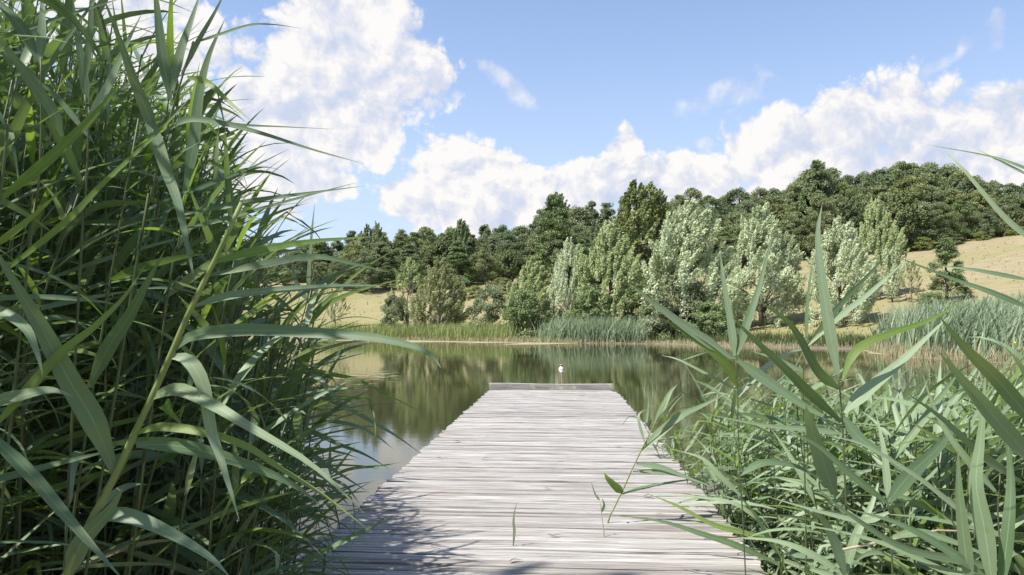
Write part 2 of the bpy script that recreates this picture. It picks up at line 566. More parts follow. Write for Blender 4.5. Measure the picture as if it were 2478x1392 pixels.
def make_ground():
    mt, nt, out = new_mat('meadow_ground')
    tc = nt.node('ShaderNodeTexCoord')
    v = tc.outputs['Object']
    n1 = nt.noise(nt.mapping(v, (0.035, 0.07, 0.3)), 1.0, 5, 0.6)
    n2 = nt.noise(nt.mapping(v, (0.5, 1.1, 1.0)), 1.0, 5, 0.65)
    n3 = nt.noise(v, 6.0, 4, 0.7)
    straw = nt.ramp(n2, [(0.25, (0.205, 0.172, 0.090)), (0.5, (0.248, 0.210, 0.118)), (0.75, (0.290, 0.246, 0.146))])
    green = nt.ramp(n2, [(0.25, (0.175, 0.170, 0.070)), (0.7, (0.260, 0.240, 0.110))])
    n4 = nt.noise(nt.mapping(v, (0.10, 0.9, 2.0)), 1.0, 5, 0.65)
    straw = nt.mix(nt.maprange(n4, 0.35, 0.68, 0.0, 0.55), straw, (0.335, 0.275, 0.185))
    col = nt.mix(nt.maprange(n1, 0.40, 0.64, 0.0, 0.85), straw, green)
    sep = nt.node('ShaderNodeSeparateXYZ')
    nt.l.new(v, sep.inputs[0])
    zz = nt.m('ADD', sep.outputs[2], nt.m('MULTIPLY', nt.m('SUBTRACT', n3, 0.5), 0.25))
    col = nt.mix(nt.maprange(zz, 1.5, 6.5, 0.7, 0.0), col, (0.235, 0.220, 0.095))
    mud = nt.ramp(n3, [(0.3, (0.12, 0.095, 0.07)), (0.75, (0.24, 0.20, 0.15))])
    col = nt.mix(nt.maprange(zz, 0.10, 0.38, 1.0, 0.0), col, mud)
    p = principled(nt, col, 0.95, 0.1, bump(nt, n3, 0.5, 0.03))
    nt.l.new(p.outputs[0], out.inputs[0])
    return mt


M['ground'] = make_ground()


def flat_mat(name, a, b, scale=3.0, rough=0.8, spec=0.2):
    mt, nt, out = new_mat(name)
    tc = nt.node('ShaderNodeTexCoord')
    n = nt.noise(tc.outputs['Object'], scale, 4, 0.65)
    p = principled(nt, nt.ramp(n, [(0.3, a), (0.7, b)]), rough, spec, bump(nt, n, 0.4, 0.02))
    nt.l.new(p.outputs[0], out.inputs[0])
    return mt


M['algae'] = flat_mat('algae_scum', (0.20, 0.19, 0.095), (0.36, 0.32, 0.19), 1.3)
M['buoy_white'] = flat_mat('buoy_white', (0.72, 0.66, 0.60), (0.82, 0.77, 0.71), 20.0, 0.4, 0.4)
M['buoy_red'] = flat_mat('buoy_red', (0.36, 0.16, 0.13), (0.48, 0.26, 0.21), 20.0, 0.5, 0.4)
M['cord'] = flat_mat('cord', (0.34, 0.36, 0.30), (0.46, 0.48, 0.42), 20.0)
M['petal'] = flat_mat('petal', (0.75, 0.66, 0.06), (0.85, 0.78, 0.12), 20.0)
M['brown_leaf'] = flat_mat('brown_leaf', (0.10, 0.07, 0.05), (0.24, 0.17, 0.11), 30.0)

# ------------------------------------------------------------------ terrain and water
POND = np.array([(-24, 91), (-11, 86), (0, 77), (7, 72), (13.3, 69), (17, 62), (22, 56), (24.5, 53.5), (22.5, 47), (20.6, 40),
                 (22.0, 33.5), (25, 26), (22, 14), (12, 5.5), (5, 2.6), (1.5, 2.3), (-3, 2.3), (-8, 2.8), (-20, 9), (-34, 30), (-40, 60), (-36, 84)], float)


def pond_dist(x, y):
    """signed distance to the shore: positive on land"""
    x = np.asarray(x, float)
    y = np.asarray(y, float)
    best = np.full(x.shape, 1e9)
    inside = np.zeros(x.shape, bool)
    n = len(POND)
    for i in range(n):
        ax, ay = POND[i]
        bx, by = POND[(i + 1) % n]
        ex, ey = bx - ax, by - ay
        t = np.clip(((x - ax) * ex + (y - ay) * ey) / (ex * ex + ey * ey), 0, 1)
        best = np.minimum(best, np.hypot(x - ax - t * ex, y - ay - t * ey))
        c = (ay > y) != (by > y)
        with np.errstate(divide='ignore', invalid='ignore'):
            xi = ex * (y - ay) / (ey if ey != 0 else 1e-9) + ax
        inside ^= c & (x < xi)
    return np.where(inside, -best, best)


def ground_z(x, y):
    x = np.asarray(x, float)
    y = np.asarray(y, float)
    d = pond_dist(x, y)
    wob = 0.5 * np.sin(x * 0.31 + 1.3) * np.cos(y * 0.27) + 0.3 * np.sin(x * 0.9 + y * 0.7)
    far = np.clip((y - 18) / 30, 0, 1)
    far = far * far * (3 - 2 * far)
    dd = np.maximum(0, d - 2.0)
    rise = np.where(x < 15, 0.205 + 0.055 * np.clip((15 - x) / 15, 0, 1), 0.205) * dd * dd / (dd + 9.0)
    cap = 8.6 + 7.4 * np.clip((x - 5) / 45, 0, 1)
    rise = np.where(rise > cap, cap + (rise - cap) * 0.12, rise)
    rise = rise + np.clip(0.22 * (y - 153), 0, 6.0)
    land = 0.32 * (1 - np.exp(-np.maximum(d, 0) / 0.8)) + rise * far + 0.22 * wob * np.clip(d / 12, 0, 1)
    wet = -0.6 * (1 - np.exp(np.minimum(d, 0) / 1.2))
    return np.where(d > 0, land, wet)


def gz(x, y):
    return float(ground_z(np.array([x]), np.array([y]))[0])


def grid_mesh(name, xs, ys, mat, zf):
    X, Yg = np.meshgrid(xs, ys)
    Z = zf(X, Yg)
    nx, ny = len(xs), len(ys)
    v = np.stack([X, Yg, Z], -1).reshape(-1, 3)
    i = np.arange(ny - 1)[:, None] * nx + np.arange(nx - 1)[None, :]
    f = np.stack([i, i + 1, i + 1 + nx, i + nx], -1).reshape(-1, 4)
    return mesh(name, v, f, mat)


xs = np.concatenate([np.linspace(-900, -80, 20)[:-1], np.linspace(-80, -10, 45)[:-1], np.linspace(-10, 32, 70)[:-1], np.linspace(32, 130, 60)[:-1], np.linspace(130, 900, 20)])
ys = np.concatenate([np.linspace(-300, -8, 12)[:-1], np.linspace(-8, 12, 34)[:-1], np.linspace(12, 100, 90)[:-1], np.linspace(100, 170, 40)[:-1], np.linspace(170, 1500, 22)])
gr = put('ground', grid_mesh('ground', xs, ys, M['ground'], ground_z))
tag(gr, 'dry grassy slopes and muddy banks round the pond', 'ground', kind='structure')
wt = put('water', grid_mesh('water', np.linspace(-60, 40, 24), np.linspace(-4, 105, 24), M['water'], lambda x, y: x * 0))
tag(wt, 'still olive green pond water mirroring trees and sky', 'water', kind='structure')


# ------------------------------------------------------------------ pier
PIER_DIR = Vector((0.0646, 1.0, 0)).normalized()
PIER_ANG = math.atan2(-PIER_DIR.x, PIER_DIR.y)
DECK_Z = 0.35
PIER_LEN = 14.6                    # from y = 1.2 to the far board
Y0 = 1.2


def plank_mesh(seed, length, width, thick):
    r = random.Random(seed)
    v, f = [], []
    n = 9
    e = 0.006
    prof = [(-width / 2, -thick), (-width / 2, -e), (-width / 2 + e, 0), (-width / 6, 0.0), (width / 6, 0.0), (width / 2 - e, 0), (width / 2, -e), (width / 2, -thick)]
    crown = [r.uniform(-0.003, 0.003) for _ in prof]
    ph = r.uniform(0, 6)
    skew0, skew1 = r.uniform(-0.012, 0.012), r.uniform(-0.012, 0.012)
    for i in range(n):
        t = i / (n - 1)
        x = -length / 2 + length * t
        bow = 0.003 * math.sin(ph + t * 4) + 0.0012 * math.sin(ph * 2 + t * 13)
        for k, (py, pz) in enumerate(prof):
            xx = x
            if i == 0:
                xx += skew0 * (py / width * 2) + r.uniform(-0.006, 0.006)
            if i == n - 1:
                xx += skew1 * (py / width * 2) + r.uniform(-0.006, 0.006)
            z = pz + (crown[k] + bow if pz > -0.02 else 0) + (r.uniform(-0.0016, 0.0016) if pz > -0.02 else 0)
            v.append((xx, py + 0.0015 * math.sin(ph + t * 9), z))
    m = len(prof)
    for i in range(n - 1):
        for k in range(m):
            k2 = (k + 1) % m
            f.append((i * m + k, i * m + k2, (i + 1) * m + k2, (i + 1) * m + k))
    f.append(tuple(range(m)))
    f.append(tuple((n - 1) * m + k for k in range(m))[::-1])
    return mesh('plank', v, f, M['wood'], smooth=False)


pier = empty('wooden_pier', (0, Y0, DECK_Z), PIER_ANG)
tag(pier, 'weathered grey plank pier running straight out over the pond', 'pier')
# deck edges in pier coordinates
cx_cam = (-1.46 + 1.08) / 2
pier.location.x = cx_cam + 0.0646 * Y0
PW_ = 2.54
pm = [plank_mesh(s, PW_, 0.146, 0.045) for s in range(12)]
yy = 0.0
k = 0
while yy < PIER_LEN - 0.10:
    r = random.Random(k * 3 + 1)
    w = 0.100 + r.uniform(-0.006, 0.006)
    ln = 1.0 + r.uniform(-0.008, 0.012) + (0.006 if (k // 3) % 2 else -0.004)
    skewed = math.radians(-0.9 * min(1.0, yy / 9.0))
    end_trim = max(0.0, yy - (PIER_LEN - 0.9)) * 0.07
    ox = r.uniform(-0.012, 0.012) - end_trim
    put('plank', pm[r.randrange(12)], pier, (ox, yy + w / 2, r.uniform(-0.006, 0.004)), (r.uniform(-0.035, 0.035), r.uniform(-0.0015, 0.0015), skewed + r.uniform(-0.002, 0.002) + (math.pi if r.random() < 0.5 else 0)), (ln - end_trim * 0.8, (w - r.uniform(0.006, 0.017)) / 0.146, 1))
    yy += w
    k += 1
# kick board across the far end
def board_mesh(length, dy, dz, seed):
    r = random.Random(seed)
    v, f = [], []
    n = 13
    for i in range(n):
        t = i / (n - 1)
        x = -length / 2 + t * length
        top = dz + 0.006 * math.sin(t * 7 + 1) + r.uniform(-0.002, 0.002)
        for (py, pz) in ((-dy / 2, 0), (-dy / 2, top - 0.008), (-dy / 2 + 0.008, top), (dy / 2 - 0.008, top), (dy / 2, top - 0.008), (dy / 2, 0)):
            v.append((x + (r.uniform(-0.004, 0.004) if i in (0, n - 1) else 0), py, pz))
    for i in range(n - 1):
        for k in range(6):
            k2 = (k + 1) % 6
            f.append((i * 6 + k, i * 6 + k2, (i + 1) * 6 + k2, (i + 1) * 6 + k))
    f.append(tuple(range(6)))
    f.append(tuple((n - 1) * 6 + k for k in range(6))[::-1])
    return mesh('end_board', v, f, M['lichen_wood'], smooth=False)


eb = put('end_board', board_mesh(2.52, 0.09, 0.115, 5), pier, (-0.04, PIER_LEN + 0.02, 0.006), (0, 0, R(-1.1)))
tag(eb, 'lichen spotted kick board across the far end')
for sx in (-1.0, 0.0, 1.0):
    b = MB()
    b.box((sx, PIER_LEN / 2, -0.125), (0.10, PIER_LEN - 0.2, 0.14))
    put('beam', b.build('beam', M['wood'], False), pier)
for yy in (2.6, 6.2, 9.8, 13.6):
    for sx in (-1.12, 1.12):
        b = MB()
        b.tube([(sx, yy, -1.4), (sx, yy, -0.06)], [0.07, 0.068], 10)
        put('post', b.build('post', M['wood']), pier)


def deck_point(px, py):
    """world point on the deck seen at this photograph pixel"""
    Yd = F * (HC - DECK_Z) / max(1.0, (py - 788))
    p = at(px, py, Yd * 1.0)
    for _ in range(6):
        p = at(px, py, Yd)
        Yd *= 1 + (p.z - DECK_Z) / (HC - DECK_Z)
    return p


def water_point(px, py):
    Yd = F * HC / max(1.0, (py - 788))
    for _ in range(6):
        p = at(px, py, Yd)
        Yd *= 1 + p.z / HC
    return at(px, py, Yd)


# ------------------------------------------------------------------ buoy
bp = water_point(1358, 894)
buoy = empty('mooring_buoy', (bp.x, bp.y, 0))
tag(buoy, 'small white buoy with reddish cap floating beyond the pier end', 'buoy')


def lathe(name, prof, mat, seg=16):
    v, f = [], []
    for (r_, z) in prof:
        for k in range(seg):
            a = 2 * math.pi * k / seg
            v.append((r_ * math.cos(a), r_ * math.sin(a), z))
    for i in range(len(prof) - 1):
        for k in range(seg):
            k2 = (k + 1) % seg
            f.append((i * seg + k, i * seg + k2, (i + 1) * seg + k2, (i + 1) * seg + k))
    f.append(tuple(range(seg))[::-1])
    f.append(tuple((len(prof) - 1) * seg + k for k in range(seg)))
    return mesh(name, v, f, mat)


put('float_body', lathe('float_body', [(0.03, -0.12), (0.085, -0.05), (0.098, 0.0), (0.094, 0.025), (0.070, 0.07), (0.038, 0.11), (0.022, 0.125)], M['buoy_white']), buoy)
put('cap', lathe('cap', [(0.022, 0.120), (0.045, 0.128), (0.058, 0.142), (0.060, 0.165), (0.05, 0.182), (0.02, 0.188)], M['buoy_red']), buoy)
b = MB()
pe = Vector((PIER_LEN * PIER_DIR.x + pier.location.x + 0.18, Y0 + PIER_LEN + 0.1, 0.12)) - buoy.location
b.tube([(0, -0.09, 0.004), tuple(pe * 0.33 + Vector((0, 0, -0.03))), tuple(pe * 0.7 + Vector((0.03, 0, -0.06))), tuple(pe)], [0.004] * 4, 5)
put('mooring_cord', b.build('mooring_cord', M['cord']), buoy)


# ------------------------------------------------------------------ trees
def leaf_quads(pos, T, B, s, asp):
    """rhombic leaves: pos (n,3), T long direction, B side direction, s length, asp width/length"""
    n = len(pos)
    s = np.broadcast_to(np.asarray(s, float).reshape(-1, 1), (n, 1))
    a = pos - T * s * 0.5
    c = pos + T * s * 0.5
    b1 = pos + B * s * asp * 0.5 + T * s * 0.08
    d1 = pos - B * s * asp * 0.5 + T * s * 0.08
    v = np.stack([a, b1, c, d1], 1).reshape(-1, 3)
    f = np.arange(n * 4).reshape(-1, 4)
    return v, f


def unit(a):
    return a / np.maximum(1e-9, np.linalg.norm(a, axis=-1, keepdims=True))


def crown_and_trunk(seed, kind):
    g = np.random.default_rng(seed)
    if kind == 'broad':
        z0, prof = 0.10, lambda t: 0.36 * np.sin(np.pi * np.clip(t, 0, 1) ** 0.72) ** 0.55
        ncl, per, rc, s, asp = 105, 230, 0.080, 0.0185, 0.75
    elif kind == 'cone':
        z0, prof = 0.06, lambda t: 0.25 * (1 - t) ** 0.75 + 0.025
        ncl, per, rc, s, asp = 120, 150, 0.054, 0.0185, 0.7
    elif kind == 'willow':
        z0, prof = 0.04, lambda t: 0.33 * np.sin(np.pi * np.clip(t * 0.86 + 0.12, 0, 1) ** 0.68) ** 0.85
        ncl, per, rc, s, asp = 200, 210, 0.060, 0.024, 0.36
    elif kind == 'poplar':
        z0, prof = 0.08, lambda t: 0.20 * np.sin(np.pi * np.clip(t * 0.93 + 0.05, 0, 1) ** 0.8) ** 0.7
        ncl, per, rc, s, asp = 140, 150, 0.048, 0.019, 0.6
    elif kind == 'bush':
        z0, prof = 0.0, lambda t: 0.55 * np.sqrt(np.clip(1 - t * t, 0, 1)) + 0.02
        ncl, per, rc, s, asp = 90, 150, 0.10, 0.040, 0.6
    elif kind == 'thin':
        z0, prof = 0.18, lambda t: 0.20 * np.sin(np.pi * np.clip(t * 0.9 + 0.06, 0, 1)) ** 0.7
        ncl, per, rc, s, asp = 60, 60, 0.045, 0.026, 0.45
    t = g.random(ncl) ** 0.85
    ang = g.random(ncl) * 2 * np.pi
    # lumps in the outline so no crown is a smooth body
    lump = 1 + 0.22 * np.sin(ang * 2 + g.random() * 6) * np.cos(t * 7 + g.random() * 6) + 0.14 * np.sin(ang * 3 + t * 11)
    rad = prof(t) * lump * (0.45 + 0.6 * np.sqrt(g.random(ncl)))
    cen = np.stack([rad * np.cos(ang), rad * np.sin(ang), z0 + t * (0.97 - z0)], -1)
    csz = rc * (0.65 + 0.8 * g.random(ncl)) * (1.0 if kind == 'bush' else (1.15 - 0.5 * t))
    outd = unit(np.stack([np.cos(ang), np.sin(ang), 0.35 + 0.6 * t], -1))
    pos, T, B, tint, S = [], [], [], [], []
    for i in range(ncl):
        n = int(per * (0.6 + 0.8 * g.random()))
        q = g.normal(size=(n, 3))
        q = unit(q) * (g.random((n, 1)) ** 0.45)
        if kind in ('willow', 'thin', 'poplar'):
            ax = unit(outd[i] * (0.5 if kind != 'poplar' else 0.3) + np.array([0.35, 0.1, 1.0]) + g.normal(size=3) * 0.22)
            u = g.random((n, 1))
            p = cen[i] + ax * (u - 0.35) * csz[i] * 3.0 + q * csz[i] * (0.75 - 0.5 * u)
            tt = unit(ax * 0.9 + g.normal(size=(n, 3)) * 0.55 + np.array([0.25, 0, -0.1]))
        else:
            p = cen[i] + q * csz[i] * np.array([1.25, 1.25, 0.8])
            tt = unit(g.normal(size=(n, 3)) + np.array([0, 0, -0.25]))
        nn = unit(g.normal(size=(n, 3)) * 0.6 + outd[i] * 0.75 + np.array([-0.1, -0.1, 0.75]))
        bb = unit(np.cross(nn, tt))
        pos.append(p)
        T.append(tt)
        B.append(bb)
        S.append(s * (0.6 + 0.8 * g.random(n)))
        tint.append(np.clip(g.random() * 0.45 + g.random(n) * 0.55, 0, 1))
    pos, T, B, S, tint = map(np.concatenate, (pos, T, B, S, tint))
    v, f = leaf_quads(pos, T, B, S, asp)
    # trunk with limbs that run out to the clumps
    b = MB()
    r = random.Random(seed)
    top = 0.86
    bend = [Vector((0.03 * math.sin(i * 1.3 + seed), 0.03 * math.cos(i * 1.1 + seed), 0)) * (i / 6) for i in range(7)]
    base_r = 0.022 if kind not in ('thin', 'bush') else 0.012
    tp = [Vector((0, 0, -0.03 + (top + 0.03) * i / 6)) + bend[i] for i in range(7)]
    if kind != 'bush':
        b.tube([tuple(p) for p in tp], [base_r * (1.15 - 0.16 * i) for i in range(7)], 7)
    order = list(range(ncl))
    r.shuffle(order)
    for i in order[:26]:
        c = Vector(cen[i])
        zz = max(0.02 if kind == 'bush' else 0.12, c.z - (0.10 + 0.35 * math.hypot(c.x, c.y)))
        kf = min(5.99, (zz + 0.03) / (top + 0.03) * 6)
        st = tp[int(kf)].lerp(tp[int(kf) + 1], kf - int(kf)) if kind != 'bush' else Vector((c.x * 0.08, c.y * 0.08, -0.02))
        mid = st.lerp(c, 0.5) + Vector((0, 0, 0.03 * (1 if kind != 'bush' else 2)))
        r0 = base_r * (0.5 - 0.25 * zz)
        b.tube([tuple(st), tuple(mid), tuple(c)], [r0, r0 * 0.65, r0 * 0.25], 5, False)
    return (v, f, tint), b


_tree_cache = {}


def tree_meshes(kind, var, leafmat, bark):
    key = (kind, var, leafmat, bark)
    if key not in _tree_cache:
        (v, f, tint), b = crown_and_trunk(100 + var * 17 + len(kind) * 5, kind)
        cm = mesh('crown', v, f, M[leafmat], False, {'tint': ('FACE', tint)})
        _tree_cache[key] = (cm, b.build('trunk', M[bark]))
    return _tree_cache[key]


def tree(name, label, cat, x, y, h, wf, kind, var, leafmat, bark='bark', group=None, rz=None, dz=0.0):
    cm, tm = tree_meshes(kind, var, leafmat, bark)
    e = empty(name, (x, y, gz(x, y) - 0.05 + dz), (random.uniform(-0.7, 0.7) if kind in ('willow', 'thin', 'poplar') else random.uniform(0, 6.28)) if rz is None else rz, (h * wf, h * wf, h))
    tag(e, label, cat, group)
    put('trunk' if kind != 'bush' else 'branches', tm, e)
    put('crown', cm, e)
    return e


def tree_px(name, label, cat, px, top, Y, wpx, kind, var, leafmat, bark='bark', group=None):
    """tree whose crown is wpx photograph pixels wide and whose tip stands at (px, top), on the ground at distance Y"""
    x = (px - 1239) / F * Y
    z0 = gz(x, Y)
    ztop = at(px, top, Y).z
    h = max(0.6, ztop - z0)
    w = min(wpx / F * Y, h * {'broad': 0.85, 'bush': 1.6}.get(kind, 0.8))
    base_w = {'broad': 0.80, 'cone': 0.54, 'willow': 0.60, 'poplar': 0.42, 'bush': 1.15, 'thin': 0.46}[kind]
    return tree(name, label, cat, x, Y, h, w / h / base_w, kind, var, leafmat, bark, group)


# forest on the hill: the back rows follow the skyline
SKY = [(380, 600), (560, 595), (640, 592), (700, 585), (800, 575), (850, 560), (910, 543), (950, 560), (1000, 552), (1060, 558), (1110, 533), (1150, 547),
       (1200, 541), (1260, 545), (1290, 520), (1320, 472), (1345, 468), (1385, 495), (1440, 474), (1480, 490), (1545, 452), (1590, 468),
       (1620, 475), (1680, 455), (1740, 470), (1770, 470), (1830, 440), (1900, 450), (1935, 436), (1985, 388), (2030, 418), (2100, 410), (2190, 390),
       (2290, 395), (2350, 412), (2420, 440), (2478, 440), (2600, 430), (2750, 420)]
SX = [p[0] for p in SKY]
SYv = [p[1] for p in SKY]


def skyline(px):
    return float(np.interp(px, SX, SYv))


def forest_label(px, kind, lm, row):
    look = {'broad': 'round crowned', 'cone': 'pointed', 'poplar': 'narrow upright'}[kind]
    tone = 'dark green' if lm == 'dark_tree' else 'olive green'
    place = ['on the skyline', 'just below the skyline', 'half way up', 'at the front edge'][row]
    where = ('of the low wood behind the reeds' if px < 900 else 'of the wood above the meadow strip' if px < 1290 else
             'of the wood behind the middle willows' if px < 1640 else 'of the wood behind the silver willows' if px < 2180 else 'of the wood above the dry slope')
    lab = '%s %s tree %s %s' % (look, tone, place, where)
    return lab, lab + ' group'


rr = random.Random(5)
px = 470.0
row = 0
# back row on the skyline
while px < 2640:
    Yb = 150 + rr.uniform(-5, 5)
    lm_ = rr.choice(['dark_tree', 'dark_tree', 'olive_tree'])
    kind = 'broad' if px > 1600 else rr.choice(['broad', 'broad', 'cone', 'poplar'])
    wpx = rr.uniform(95, 135) if kind == 'broad' else rr.uniform(70, 90)
    lab, grp = forest_label(px, kind, lm_, 0)
    tree_px('forest_tree', lab, 'tree', px, skyline(px) + rr.uniform(-4, 14), Yb, wpx, kind, rr.randrange(3), lm_, 'bark', grp)
    px += rr.uniform(34, 50)
# middle and front rows, lower
for (row, Yr, drop, step) in ((1, 143, 20, 52), (2, 135, 42, 56), (3, 128, 68, 58)):
    px = 480.0 + rr.uniform(0, 30)
    while px < 2620:
        lm_ = rr.choice(['dark_tree', 'dark_tree', 'olive_tree'])
        Yb = Yr + rr.uniform(-3, 3)
        wv = 22 * math.sin(px * 0.021 + row * 1.7) + 14 * math.sin(px * 0.047 + row)
        fac = 1.0 if px < 1290 else (1.35 if px < 1900 else 1.15)
        kind = rr.choice(['broad', 'broad', 'broad', 'cone' if px < 1300 else 'broad', 'poplar'])
        lab, grp = forest_label(px, kind, lm_, row)
        tree_px('forest_tree', lab, 'tree', px, skyline(px) + drop * fac + wv * 0.5 + rr.uniform(-12, 16), Yb, rr.uniform(85, 165), kind, rr.randrange(3), lm_, 'bark', grp)
        px += rr.uniform(step * 0.8, step * 1.25)

# single trees that stand out of the forest
tree_px('forest_tree', 'tall dark bushy conical tree topping the middle forest, its tip highest there', 'tree', 1342, 466, 128, 115, 'cone', 3, 'dark_tree')
tree_px('forest_tree', 'tall narrow olive green tree with twin tips behind the middle willows', 'tree', 1548, 436, 112, 140, 'poplar', 4, 'olive_tree')
tree_px('forest_tree', 'second narrow tip beside the tall olive green twin tree', 'tree', 1592, 462, 113, 90, 'poplar', 5, 'olive_tree')
tree_px('forest_tree', 'dark peaked tree highest on the hilltop skyline', 'tree', 1985, 386, 140, 115, 'cone', 4, 'dark_tree')
tree_px('forest_tree', 'thin dark spire standing above the low forest skyline', 'tree', 910, 540, 138, 45, 'poplar', 6, 'dark_tree')
tree_px('forest_tree', 'slim pointed tree rising above the even forest band', 'tree', 1113, 532, 140, 50, 'poplar', 5, 'dark_tree')

# undergrowth at the forest edge
for i, (px_, tp_, Y_, w_) in enumerate([(2235, 572, 123, 90), (2310, 565, 124, 90), (2380, 560, 125, 80), (2170, 590, 121, 70), (2450, 556, 126, 90),
                                        (1215, 672, 118, 70), (1150, 690, 116, 50)]):
    tree_px('forest_shrub', ['yellow green shrub at the foot of the hilltop forest', 'green shrub at the forest foot above the meadow strip'][0 if i < 5 else 1], 'shrub', px_, tp_, Y_, w_,
            'bush', i % 3, 'bush_leaf' if i % 2 == 0 else 'olive_tree', 'bark', 'shrubs under the hilltop forest' if i < 5 else 'shrubs above the meadow strip')

# willows and alders along the far shore
W = [
    ('willow', 'slender pale green tree with a visible forked trunk on the far meadow', 'tree', 988, 628, 93, 95, 'thin', 0, 'willow_green', 'bark_pale'),
    ('willow', 'yellow green feathery willow beside the slender forked tree', 'tree', 1062, 634, 92, 110, 'willow', 0, 'willow_yellow', 'bark_pale'),
    ('willow_bush', 'grey green low bush at the foot of the slender forked tree', 'bush', 955, 712, 93, 70, 'bush', 0, 'sallow', 'bark_pale'),
    ('willow_bush', 'pale round bush between the yellow willow and the dark alder', 'bush', 1188, 690, 88, 105, 'bush', 1, 'sallow', 'bark_pale'),
    ('alder_bush', 'dark leafy bush low over the water at the start of the tree line', 'bush', 1270, 700, 81, 115, 'bush', 2, 'alder', 'bark'),
    ('willow', 'light green willow behind the dark waterside bush', 'tree', 1290, 634, 84, 120, 'willow', 1, 'willow_green', 'bark'),
    ('willow', 'silver tipped narrow willow left of the large yellow green one', 'tree', 1378, 588, 82, 95, 'willow', 2, 'willow', 'bark'),
    ('willow', 'pointed yellow green willow before the tall twin tree', 'tree', 1475, 545, 80, 145, 'willow', 3, 'willow_green', 'bark'),
    ('alder_bush', 'dark green bush under the pointed yellow green willow', 'bush', 1435, 690, 78, 120, 'bush', 0, 'alder', 'bark'),
    ('alder_bush', 'dark bush in the shade between two large willows', 'bush', 1560, 680, 77, 110, 'bush', 1, 'alder', 'bark'),
    ('willow', 'largest silvery willow with a broad rounded crown by the water', 'tree', 1665, 497, 76, 200, 'willow', 4, 'willow', 'bark'),
    ('willow_bush', 'grey green lower growth hanging over the bank below the largest willow', 'bush', 1640, 670, 74, 170, 'bush', 2, 'sallow', 'bark'),
    ('alder_bush', 'dark shaded bush at the water below the largest willow', 'bush', 1730, 730, 69, 120, 'bush', 0, 'alder', 'bark'),
    ('willow', 'silver white willow leaning in the wind, second of the large ones', 'tree', 1842, 508, 76, 165, 'willow', 0, 'willow', 'bark'),
    ('willow', 'pale silver willow with slanting dark trunks by the bare bank', 'tree', 2035, 540, 70, 140, 'willow', 1, 'willow', 'bark'),
    ('willow', 'tall green willow standing behind the slanting one', 'tree', 2122, 488, 84, 110, 'willow', 3, 'willow_green', 'bark'),
    ('willow_bush', 'small grey willow on the dry slope edge', 'bush', 2160, 600, 78, 70, 'thin', 1, 'willow', 'bark'),
    ('sapling', 'thin nearly bare sapling on the dry slope', 'tree', 2207, 630, 76, 50, 'thin', 2, 'willow_yellow', 'bark_pale'),
    ('alder', 'lone narrow dark tree on the dry slope', 'tree', 2292, 572, 74, 100, 'cone', 5, 'alder', 'bark'),
    ('alder_bush', 'dark bush left of the foot of the lone slope tree', 'bush', 2252, 708, 70, 80, 'bush', 1, 'alder', 'bark'),
    ('willow_bush', 'faint pale bush behind the reeds at the forest foot', 'bush', 812, 690, 100, 60, 'thin', 0, 'willow_yellow', 'bark_pale'),
]
for wdef in W:
    tree_px(*wdef)

# alder behind the camera's left shoulder: its leaves shade the near end of the deck
tree('bank_alder', 'alder on the near bank whose branches shade the deck', 'tree', -4.9, 0.75, 11.0, 0.50, 'thin', 3, 'alder', 'bark', rz=0.4)


# ------------------------------------------------------------------ far reed beds, shore and grass (uncountable stuff)
def blades(base, height, lean, width, curve=0.35):
    """upright tapering blades: base (n,3), height (n), lean (n,2)"""
    n = len(base)
    ang = rng.random(n) * np.pi
    side = np.stack([np.cos(ang), np.sin(ang), np.zeros(n)], -1) * (width * 0.5)[:, None]
    l3 = np.concatenate([lean, np.zeros((n, 1))], 1)
    up = np.array([0, 0, 1.0])
    m1 = base + up * (height * 0.5)[:, None] + l3 * 0.28
    tp = base + up * height[:, None] + l3
    v = np.stack([base - side * 0.8, base + side * 0.8, m1 + side, m1 - side, tp + side * 0.12, tp - side * 0.12], 1).reshape(-1, 3)
    i = np.arange(n)[:, None] * 6
    f = np.concatenate([i + np.array([[0, 1, 2, 3]]), i + np.array([[3, 2, 4, 5]])], 0)
    return v, f, n


def blade_stuff(name, label, pts, h, hv, w, lean, mat, cat, jit=0.16):
    n = len(pts)
    base = np.concatenate([pts, ground_z(pts[:, 0], pts[:, 1])[:, None]], 1)
    base[:, 2] = np.maximum(base[:, 2], -0.15)
    hh = h * (1 + hv * (rng.random(n) - 0.5) * 2)
    ln = np.array(lean) * hh[:, None] + rng.normal(size=(n, 2)) * jit * hh[:, None]
    v, f, n = blades(base, hh, ln, np.full(n, w) * (0.7 + 0.6 * rng.random(n)))
    tint = np.tile(rng.random(n), 2)
    o = put(name, mesh(name, v, f, M[mat], True, {'tint': ('FACE', tint)}))
    tag(o, label, cat, kind='stuff')
    return o


def shore_pts(n, i0, i1, dmin, dmax, dens=None):
    """random points along pond shore from vertex i0 to i1, dmin..dmax metres inland"""
    seg = [(POND[i], POND[i + 1]) for i in range(i0, i1)]
    L = np.array([np.linalg.norm(b - a) for a, b in seg])
    idx = rng.choice(len(seg), n, p=L / L.sum())
    t = rng.random(n)
    a = np.array([seg[i][0] for i in idx])
    b_ = np.array([seg[i][1] for i in idx])
    p = a + (b_ - a) * t[:, None]
    d = unit(b_ - a)
    nrm = np.stack([-d[:, 1], d[:, 0]], -1)
    q = rng.uniform(dmin, dmax, n) if dens is None else dmin + (dmax - dmin) * rng.random(n) ** dens
    out1 = p + nrm * q[:, None]
    return out1


